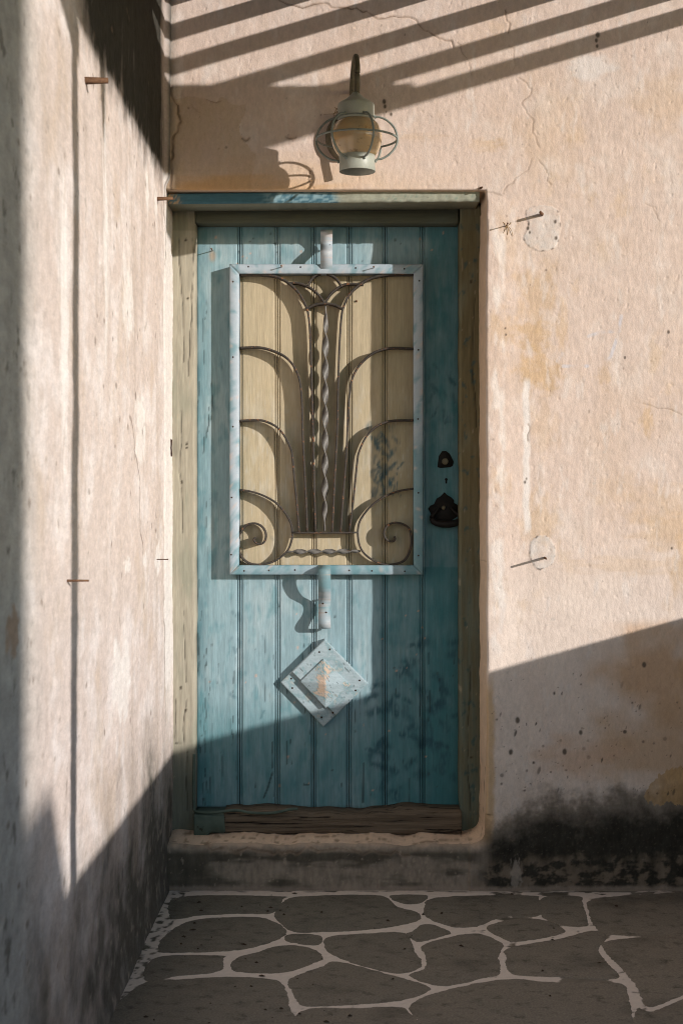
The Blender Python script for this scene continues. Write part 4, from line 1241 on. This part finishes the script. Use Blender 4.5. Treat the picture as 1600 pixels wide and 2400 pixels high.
hp = [(535, 1480), (470, 1560), (405, 1640), (400, 1700), (450, 1755), (560, 1785), (660, 1792), (790, 1780), (880, 1740), (915, 1680), (890, 1620), (820, 1570), (745, 1480)]
hpath = []
for i, p in enumerate(catmull(hp, 4)):
    x_, z_ = Lk(*p)
    hpath.append((x_, YL - .016 - .012 * math.sin(math.pi * i / (4 * (len(hp) - 1))), z_))
hr = [.0042 + .0085 * math.sin(math.pi * i / (len(hpath) - 1)) ** 1.5 for i in range(len(hpath))]
tube('drop_handle', hpath, hr, M_IRON_DARK, door, 10)
bx, bz = Lk(612, 1490)
lr = []
for r0, yy in ((.002, YL - .016), (.006, YL - .0155), (.0075, YL - .012), (.0075, YL - .003)):
    lr.append([(bx + r0 * math.cos(2 * math.pi * k / 14), yy, bz + r0 * math.sin(2 * math.pi * k / 14)) for k in range(14)])
section_sweep('handle_boss', lr, M_OLIVE, door, True)

# nails and screws
def rod_mesh(name, L, r, head=0.0, mat=None, square=False, taper=.7):
    n = 4 if square else 8
    prof = [(r, 0.02), (r, -L * .0), (r * taper, -L)] if not head else [(r, 0.02), (r, -L + .001), (head, -L + .0005), (head * .8, -L - .001)]
    fr = [[(rr * math.cos(2 * math.pi * k / n + .4), y, rr * math.sin(2 * math.pi * k / n + .4)) for k in range(n)] for rr, y in prof]
    V = np.array(fr).reshape(-1, 3)
    me = np_mesh(name, V, grid_quads(len(fr), n, True), None, [list(range(n)), list(range((len(fr) - 1) * n, len(fr) * n))])
    bm_fix(me)
    me.materials.append(mat)
    return me
scr = rod_mesh('screw', .0012, .0036, 0, M_HOLE)
def part_at(name, me, parent, loc, rot=(0, 0, 0)):
    o = bpy.data.objects.new(name, me); col.objects.link(o)
    o.parent = parent
    o.matrix_parent_inverse = Matrix.Translation(parent.location).inverted()
    o.location = loc; o.rotation_euler = rot
    return o
for u, v in [(582, 625), (704, 626), (833, 628), (947, 630), (546, 660), (546, 837), (546, 1000), (543, 1166), (542, 1300), (982, 658), (980, 820), (979, 982), (980, 1155), (980, 1302),
             (572, 1338), (630, 1337), (691, 1336), (818, 1337), (871, 1338), (948, 1339)]:
    part_at('screw', scr, door, (gx_(u), YG0 + .0005, gz_(v)))
for zx, zy in [(737, 897), (833, 873), (1107, 1158), (1070, 1250), (862, 1455)]:
    x_, z_ = Dm(zx, zy); part_at('screw', scr, door, (x_, YL - .0338, z_))
for zx, zy in [(478, 1145), (757, 1502), (488, 1232)]:
    x_, z_ = Dm(zx, zy); part_at('screw', scr, door, (x_, YL - .0208, z_))
for zx, zy, h in [(813, 398, .044), (770, 450, .039), (800, 533, .045)]:
    part_at('screw', scr, door, (gx_(560 + zx / 3.92), YL - h - .004, gz_(1300 + zy / 3.92)))
for zx, zy in [(755, 298), (780, 285)]:
    part_at('screw', scr, door, (gx_(350 + zx / 1.845), YL - .049, gz_(420 + zy / 1.845)))
nl = rod_mesh('nail', .028, .0016, .0032, M_NAIL)
for u, v, y in [(660, 626, YG0), (875, 628, YG0)]:
    part_at('nail', nl, door, (gx_(u), y, gz_(v)))
nl2 = rod_mesh('nail', .045, .0016, .003, M_NAIL)
part_at('nail', nl2, door, (dx(498), YL, dz(588)), (0, 0, 0))
stub = rod_mesh('plug', .006, .004, 0, M_NAIL)
part_at('plug', stub, door, (dx(835), YL, dz(706)))

# ------------------------------------------------------------------ lantern
YA = -0.27
KA = K * (D + YA) / D
def la(zx, zy): return ((650 + zx / 3.92 - 800) * KA, HC - (80 + zy / 3.92 - 1200) * KA)
lx = la(724, 0)[0]
lan = empty('lantern', (lx, 0, 2.30), 'caged amber glass onion lantern on a grey green hooked arm above the door', 'lantern')
zc = lambda zy: la(0, zy)[1]
Rk = lambda px: px / 3.92 * KA
lean = 0.02     # the lantern hangs slightly out of true
def lpt(r, an, z):
    return (lx + r * math.sin(an) + lean * (zc(780) - z), YA - r * math.cos(an), z)
def lathe_l(name, prof, mat, n=40):
    return section_sweep(name, [[lpt(r, 2 * math.pi * k / n, z) for k in range(n)] for r, z in prof], mat, lan, True)
lathe_l('cap', [(.004, zc(535)), (Rk(28), zc(537)), (Rk(44), zc(556)), (Rk(88), zc(594)), (Rk(140), zc(626)), (Rk(160), zc(640)), (Rk(166), zc(652)), (Rk(168), zc(660)), (Rk(167), zc(780)), (Rk(164), zc(792)), (Rk(155), zc(796)), (.01, zc(770))], M_LAMP)
lathe_l('glass_globe', [(Rk(140), zc(785)), (Rk(172), zc(800)), (Rk(205), zc(835)), (Rk(228), zc(890)), (Rk(236), zc(945)), (Rk(230), zc(1000)), (Rk(210), zc(1055)), (Rk(186), zc(1095)), (Rk(168), zc(1118)), (Rk(140), zc(1122)),
                        (Rk(136), zc(1118)), (Rk(180), zc(1090)), (Rk(204), zc(1052)), (Rk(223), zc(1000)), (Rk(229), zc(945)), (Rk(221), zc(892)), (Rk(199), zc(840)), (Rk(168), zc(806)), (Rk(134), zc(790))], M_GLASS, 56)
lathe_l('base_ring', [(Rk(150), zc(1106)), (Rk(163), zc(1108)), (Rk(165), zc(1114)), (Rk(163), zc(1180)), (Rk(166), zc(1262)), (Rk(163), zc(1266)), (Rk(158), zc(1260)), (Rk(154), zc(1180)), (Rk(150), zc(1120))], M_LAMP)
lathe_l('bulb_holder', [(.003, zc(790)), (.02, zc(792)), (.02, zc(860)), (.012, zc(880)), (.002, zc(884))], M_OLIVE, 16)
for i in range(6):
    an = math.radians(23 + 60 * i)
    prof = [(Rk(168), zc(748)), (Rk(176), zc(768)), (Rk(215), zc(770)), (Rk(280), zc(800)), (Rk(345), zc(868)), (Rk(374), zc(960)), (Rk(358), zc(1040)), (Rk(300), zc(1110)), (Rk(235), zc(1148)), (Rk(180), zc(1158)), (Rk(170), zc(1180))]
    tube('cage_wire', [lpt(p[0], an, p[1]) for p in catmull(prof, 5)], .0036, M_CAGE, lan, 8)
tube('cage_hoop', [lpt(Rk(371), 2 * math.pi * k / 64, zc(966)) for k in range(65)], .0034, M_CAGE, lan, 8)
tube('cage_hoop', [lpt(Rk(169), 2 * math.pi * k / 48, zc(772)) for k in range(49)], .0022, M_CAGE, lan, 8)
# hooked arm: rises from the cap, arches over and runs down in front of the wall
def KY(y): return K * (D + y) / D
arm = [(lx + .002, YA, zc(580)), (lx + .003, YA, 2.60), (lx + .003, YA + .02, 2.64), (lx, YA + .06, 2.674), (lx - .004, -.15, 2.680), (lx - .008, -.10, 2.660), (lx - .011, -.082, 2.62), (lx - .013, -.078, 2.55), (lx - .015, -.070, 2.44), (lx - .012, -.060, 2.35)]
fr = []
ap = catmull(arm, 8)
for i, p in enumerate(ap):
    fr.append(p)
tube('hooked_arm', [tuple(p) for p in ap], .0088, M_OLIVE, lan, 10)
section_sweep('wall_bracket', [[(lx - .030 + r * math.cos(2 * math.pi * k / 28), y, 2.47 + 1.15 * r * math.sin(2 * math.pi * k / 28)) for k in range(28)] for r, y in ((.004, -.050), (.040, -.049), (.058, -.040), (.068, -.012), (.070, .006))], M_OLIVE, lan, True)
tube('bracket_stay', [(lx - .015, -.045, 2.47), (lx - .014, -.072, 2.47)], .009, M_OLIVE, lan, 8)
tube('bracket_stay', [(lx - .012, .004, 2.62), (lx - .012, -.082, 2.62)], .006, M_OLIVE, lan, 8)
# dead stalks of an old nest behind the arm
r_ = random.Random(31)
vs, fs = [], []
for k in range(46):
    c0 = Vector((lx - .012 + r_.gauss(-.012, .022), -.03 - r_.random() * .035, 2.538 + r_.gauss(0, .007)))
    dv = Vector((r_.gauss(-.4, 1), r_.gauss(0, .4), r_.gauss(.05, .35))).normalized() * r_.uniform(.014, .036)
    for ring in tube_frames([c0 - dv, c0 + Vector((0, 0, r_.uniform(-.006, .006))), c0 + dv], .0009, 3):
        vs += [tuple(p) for p in ring]
    b0 = len(vs) - 9
    for a in range(2):
        for q_ in range(3):
            fs.append((b0 + a * 3 + q_, b0 + a * 3 + (q_ + 1) % 3, b0 + (a + 1) * 3 + (q_ + 1) % 3, b0 + (a + 1) * 3 + q_))
me = bpy.data.meshes.new('nest_stalks'); me.from_pydata(vs, [], fs); me.update()
nest = link('nest_stalks', me, noise_mat('dead_stalk', (0.16, 0.10, 0.05), (0.28, 0.19, 0.10), 60, 0.9, 0.1))
tag(nest, 'wisps of dry stalks left from a nest behind the lantern arm', 'dry stalks', kind='stuff')

# ------------------------------------------------------------------ nails in the walls
def wall_nail(name, L, r, loc, rot, label, square=False, head=0, group=None):
    me = rod_mesh(name, L, r, head, M_NAIL, square, .75)
    o = link(name, me, None, None, False)
    o.location = loc; o.rotation_euler = rot
    return tag(o, label, 'nail', group)
GN = 'rusty nails and pegs left in the walls'
x_, _, z_ = P(1270, 503)
wall_nail('nail', .058, .0058, (x_, 0, z_), (math.radians(2), 0, math.radians(-14)), 'thick rusty spike in the upper grey mortar patch right of the door', True, 0, GN)
x_, _, z_ = P(1276, 1307)
wall_nail('nail', .085, .0045, (x_, 0, z_), (math.radians(1), 0, math.radians(-5)), 'long rusty spike in the lower round mortar patch right of the door', True, 0, GN)
x_, _, z_ = P(1185, 530)
wall_nail('nail', .050, .0016, (x_, 0, z_), (0, 0, 0), 'thin nail with frayed twine beside the top right of the door frame', False, .003, GN)
y_, z_ = LW(200, 189)
pg = wall_nail('peg', .052, .0085, (WX, y_, z_), (0, math.radians(3), math.radians(90)), 'stout square rust brown peg high on the side wall', True, 0, GN)
y_, z_ = LW(159, 1361)
wall_nail('nail', .045, .0030, (WX, y_, z_), (0, math.radians(-1), math.radians(90)), 'rusty nail crossing the thin pole shadow on the side wall', False, 0, GN)
y_, z_ = LW(367, 1311)
wall_nail('nail', .036, .0016, (WX, y_, z_), (0, math.radians(-1), math.radians(90)), 'fine short nail on the side wall close to the door frame', False, .0028, GN)
y_, z_ = LW(368, 466)
wall_nail('nail', .052, .0062, (WX, y_, z_), (0, math.radians(9), math.radians(84)), 'blunt rusty bolt at the left end of the blue lintel board', False, 0, GN)
x_, _, z_ = P(1125, 441)
wall_nail('nail', .016, .0040, (x_, 0, z_), (0, 0, math.radians(20)), 'bent rusty stub on the plaster at the right end of the lintel', True, 0, GN)
# frayed twine at the thin nail
r_ = random.Random(41)
x0_, _, z0_ = P(1185, 530)
vs, fs = [], []
for k, (ddx, ddz) in enumerate([(-.012, -.028), (.004, -.030), (.016, .012), (-.016, .016), (.022, -.034)]):
    pth = catmull([(x0_, -.010, z0_), (x0_ + ddx * .5 + .004, -.009, z0_ + ddz * .35), (x0_ + ddx, -.006, z0_ + ddz)], 4)
    b0 = len(vs)
    for ring in tube_frames([tuple(p) for p in pth], .0010, 3): vs += [tuple(p) for p in ring]
    for a in range(len(pth) - 1):
        for q_ in range(3):
            fs.append((b0 + a * 3 + q_, b0 + a * 3 + (q_ + 1) % 3, b0 + a * 3 + 3 + (q_ + 1) % 3, b0 + a * 3 + 3 + q_))
me = bpy.data.meshes.new('twine'); me.from_pydata(vs, [], fs); me.update()
tag(link('twine', me, noise_mat('frayed_twine', (0.26, 0.16, 0.06), (0.36, 0.25, 0.12), 60, 0.9, 0.1)), 'scrap of frayed brown twine tied round the thin nail right of the door', 'twine')

# ------------------------------------------------------------------ pergola, parapet and added blockers across the yard (they throw the shadows)
ZP = 3.0
perg = empty('pergola', (1.641, -3.51, 0), 'slatted timber pergola roof with reed cover standing beside the door outside the frame', 'pergola')
RX = [-0.66, -0.25, 0.14, 0.525, 0.945, 1.325, 1.641]
for k, xr in enumerate(RX):
    fr = []
    for yy in (-.02, -1.2, -2.4, -3.62):
        zz_ = ZP + .015 * yy
        fr.append([(xr - .022, yy, zz_), (xr + .022, yy, zz_), (xr + .022, yy, zz_ + .045), (xr - .022, yy, zz_ + .045)])
    section_sweep('rafter', fr, M_PERGOLA, perg)
box_mesh('cross_beam', -.573, 1.70, -3.55, -3.47, ZP + .015 * -3.51 - .071, ZP + .015 * -3.51 - .001, M_PERGOLA, perg)
r_ = random.Random(51)
vs, fs = [], []
xr = -.56
while xr < 1.64:
    w = r_.uniform(.028, .04)
    ya = -1.105 + r_.gauss(0, .008)
    if xr > 1.34: ya += r_.choice([0, 0, .10, -.05, .04]) * r_.random()
    b0 = len(vs)
    for yy in (ya, -3.58):
        zz_ = ZP + .0465 + .015 * yy
        vs += [(xr, yy, zz_), (xr + w, yy, zz_), (xr + w, yy, zz_ + .012), (xr, yy, zz_ + .012)]
    fs += [(b0, b0 + 1, b0 + 5, b0 + 4), (b0 + 3, b0 + 2, b0 + 6, b0 + 7), (b0, b0 + 3, b0 + 7, b0 + 4), (b0 + 1, b0 + 2, b0 + 6, b0 + 5), (b0, b0 + 1, b0 + 2, b0 + 3), (b0 + 4, b0 + 5, b0 + 6, b0 + 7)]
    xr += w - .003
me = bpy.data.meshes.new('reed_cover'); me.from_pydata(vs, [], fs); me.update(); bm_fix(me)
link('reed_cover', me, M_PERGOLA, perg, False)
tube('post', [(1.645, -3.495, -.02), (1.640, -3.48, .8), (1.648, -3.49, 1.6), (1.640, -3.475, 2.3), (1.642, -3.485, 2.89)], .031, M_PERGOLA, perg, 12)
# board and lath hanging under the outer rafter
box_mesh('hanging_board', 1.628, 1.652, -1.735, -1.502, 2.79, 2.985, M_PERGOLA, perg, .008)
section_sweep('hanging_lath', [[(1.632, -3.14, 2.96), (1.650, -3.14, 2.96), (1.650, -3.06, 2.96), (1.632, -3.06, 2.96)], [(1.632, -3.11, 2.85), (1.650, -3.11, 2.85), (1.650, -3.07, 2.85), (1.632, -3.07, 2.85)], [(1.638, -3.082, 2.765), (1.644, -3.082, 2.765), (1.644, -3.074, 2.765), (1.638, -3.074, 2.765)]], M_PERGOLA, perg)

para = empty('parapet', (2.0, -3.0, 0), 'low whitewashed parapet along the right side of the courtyard', 'parapet')
fr = []
for yy in (.0, -2.0, -4.0, -7.0):
    zt_ = 1.111 - .010 * yy
    fr.append([(1.90, yy, -.03), (1.90, yy, zt_), (2.15, yy, zt_), (2.15, yy, -.03)])
section_sweep('parapet_body', fr, M_WHITEWASH, para)
yw = empty('shadow_slab', (6.4, -8.5, 0), 'unseen whitewashed slab with a sloping end, added to throw a soft shadow', 'wall')  # added slab, shaped for the pointed shadow low on the side wall
section_sweep('shadow_slab_body', [[(6.36, -7.30, -.04), (6.44, -7.30, -.04), (6.44, -10.0, -.04), (6.36, -10.0, -.04)], [(6.36, -7.34, 2.44), (6.44, -7.34, 2.44), (6.44, -10.0, 2.44), (6.36, -10.0, 2.44)], [(6.36, -7.50, 2.67), (6.44, -7.50, 2.67), (6.44, -10.0, 2.50), (6.36, -10.0, 2.50)]], M_WHITEWASH, yw)

nb_h = empty('shadow_block', (6.4, -8.7, 0), 'tall unseen whitewashed block across the yard, added to shade the side wall', 'shadow block')  # unseen shadow caster, kept narrow to let more sky light past
box_mesh('shadow_block_body', 5.95, 6.93, -9.3, -8.14, -.04, 5.6, M_WHITEWASH, nb_h, .03)
box_mesh('shadow_block_cap', 5.93, 6.935, -9.32, -8.135, 5.602, 5.75, M_WHITEWASH, nb_h, .03)

roof = empty('sky_block_roof', (2.0, -1.1, 3.76), 'unseen timber roof slab added above the pergola to block sky light', 'sky blocker')  # unseen roof, put in to cut sky light on the upper wall
for k in range(14):
    xa = -1.2 + k * .70
    box_mesh('sky_block_board', xa, xa + .692, -2.20, -.02, 3.76, 3.80, M_DARKWOOD, roof)
box_mesh('sky_block_beam', -1.2, 8.6, -2.17, -2.06, 3.802, 3.92, M_DARKWOOD, roof, .006)

# grit and leaf crumbs blown onto the paving
r_ = random.Random(61)
vs, fs = [], []
for k in range(90):
    if r_.random() < .5: x_, y_ = -.5 + abs(r_.gauss(0, .35)), -r_.uniform(.02, 1.4)
    else: x_, y_ = r_.uniform(-.45, 1.25), -r_.uniform(.03, 1.4)
    sz_ = .0012 + r_.expovariate(420)
    sz_ = min(sz_, .005)
    an = r_.uniform(0, math.pi); asp = r_.uniform(1, 3)
    b0 = len(vs)
    for q_ in range(5):
        t = 2 * math.pi * q_ / 5; a_, b_2 = sz_ * asp * math.cos(t) * r_.uniform(.7, 1.2), sz_ * math.sin(t) * r_.uniform(.7, 1.2)
        vs.append((x_ + a_ * math.cos(an) - b_2 * math.sin(an), y_ + a_ * math.sin(an) + b_2 * math.cos(an), .0012))
    vs.append((x_, y_, .0018 + sz_ * .7))
    fs += [(b0 + q_, b0 + (q_ + 1) % 5, b0 + 5) for q_ in range(5)]
me = bpy.data.meshes.new('grit'); me.from_pydata(vs, [], fs); me.update()
tag(link('grit', me, noise_mat('dark_grit', (0.03, 0.022, 0.016), (0.09, 0.065, 0.045), 30, 0.9, 0.1), None, False), 'dark grit and leaf crumbs scattered over the paving', 'grit', kind='stuff')
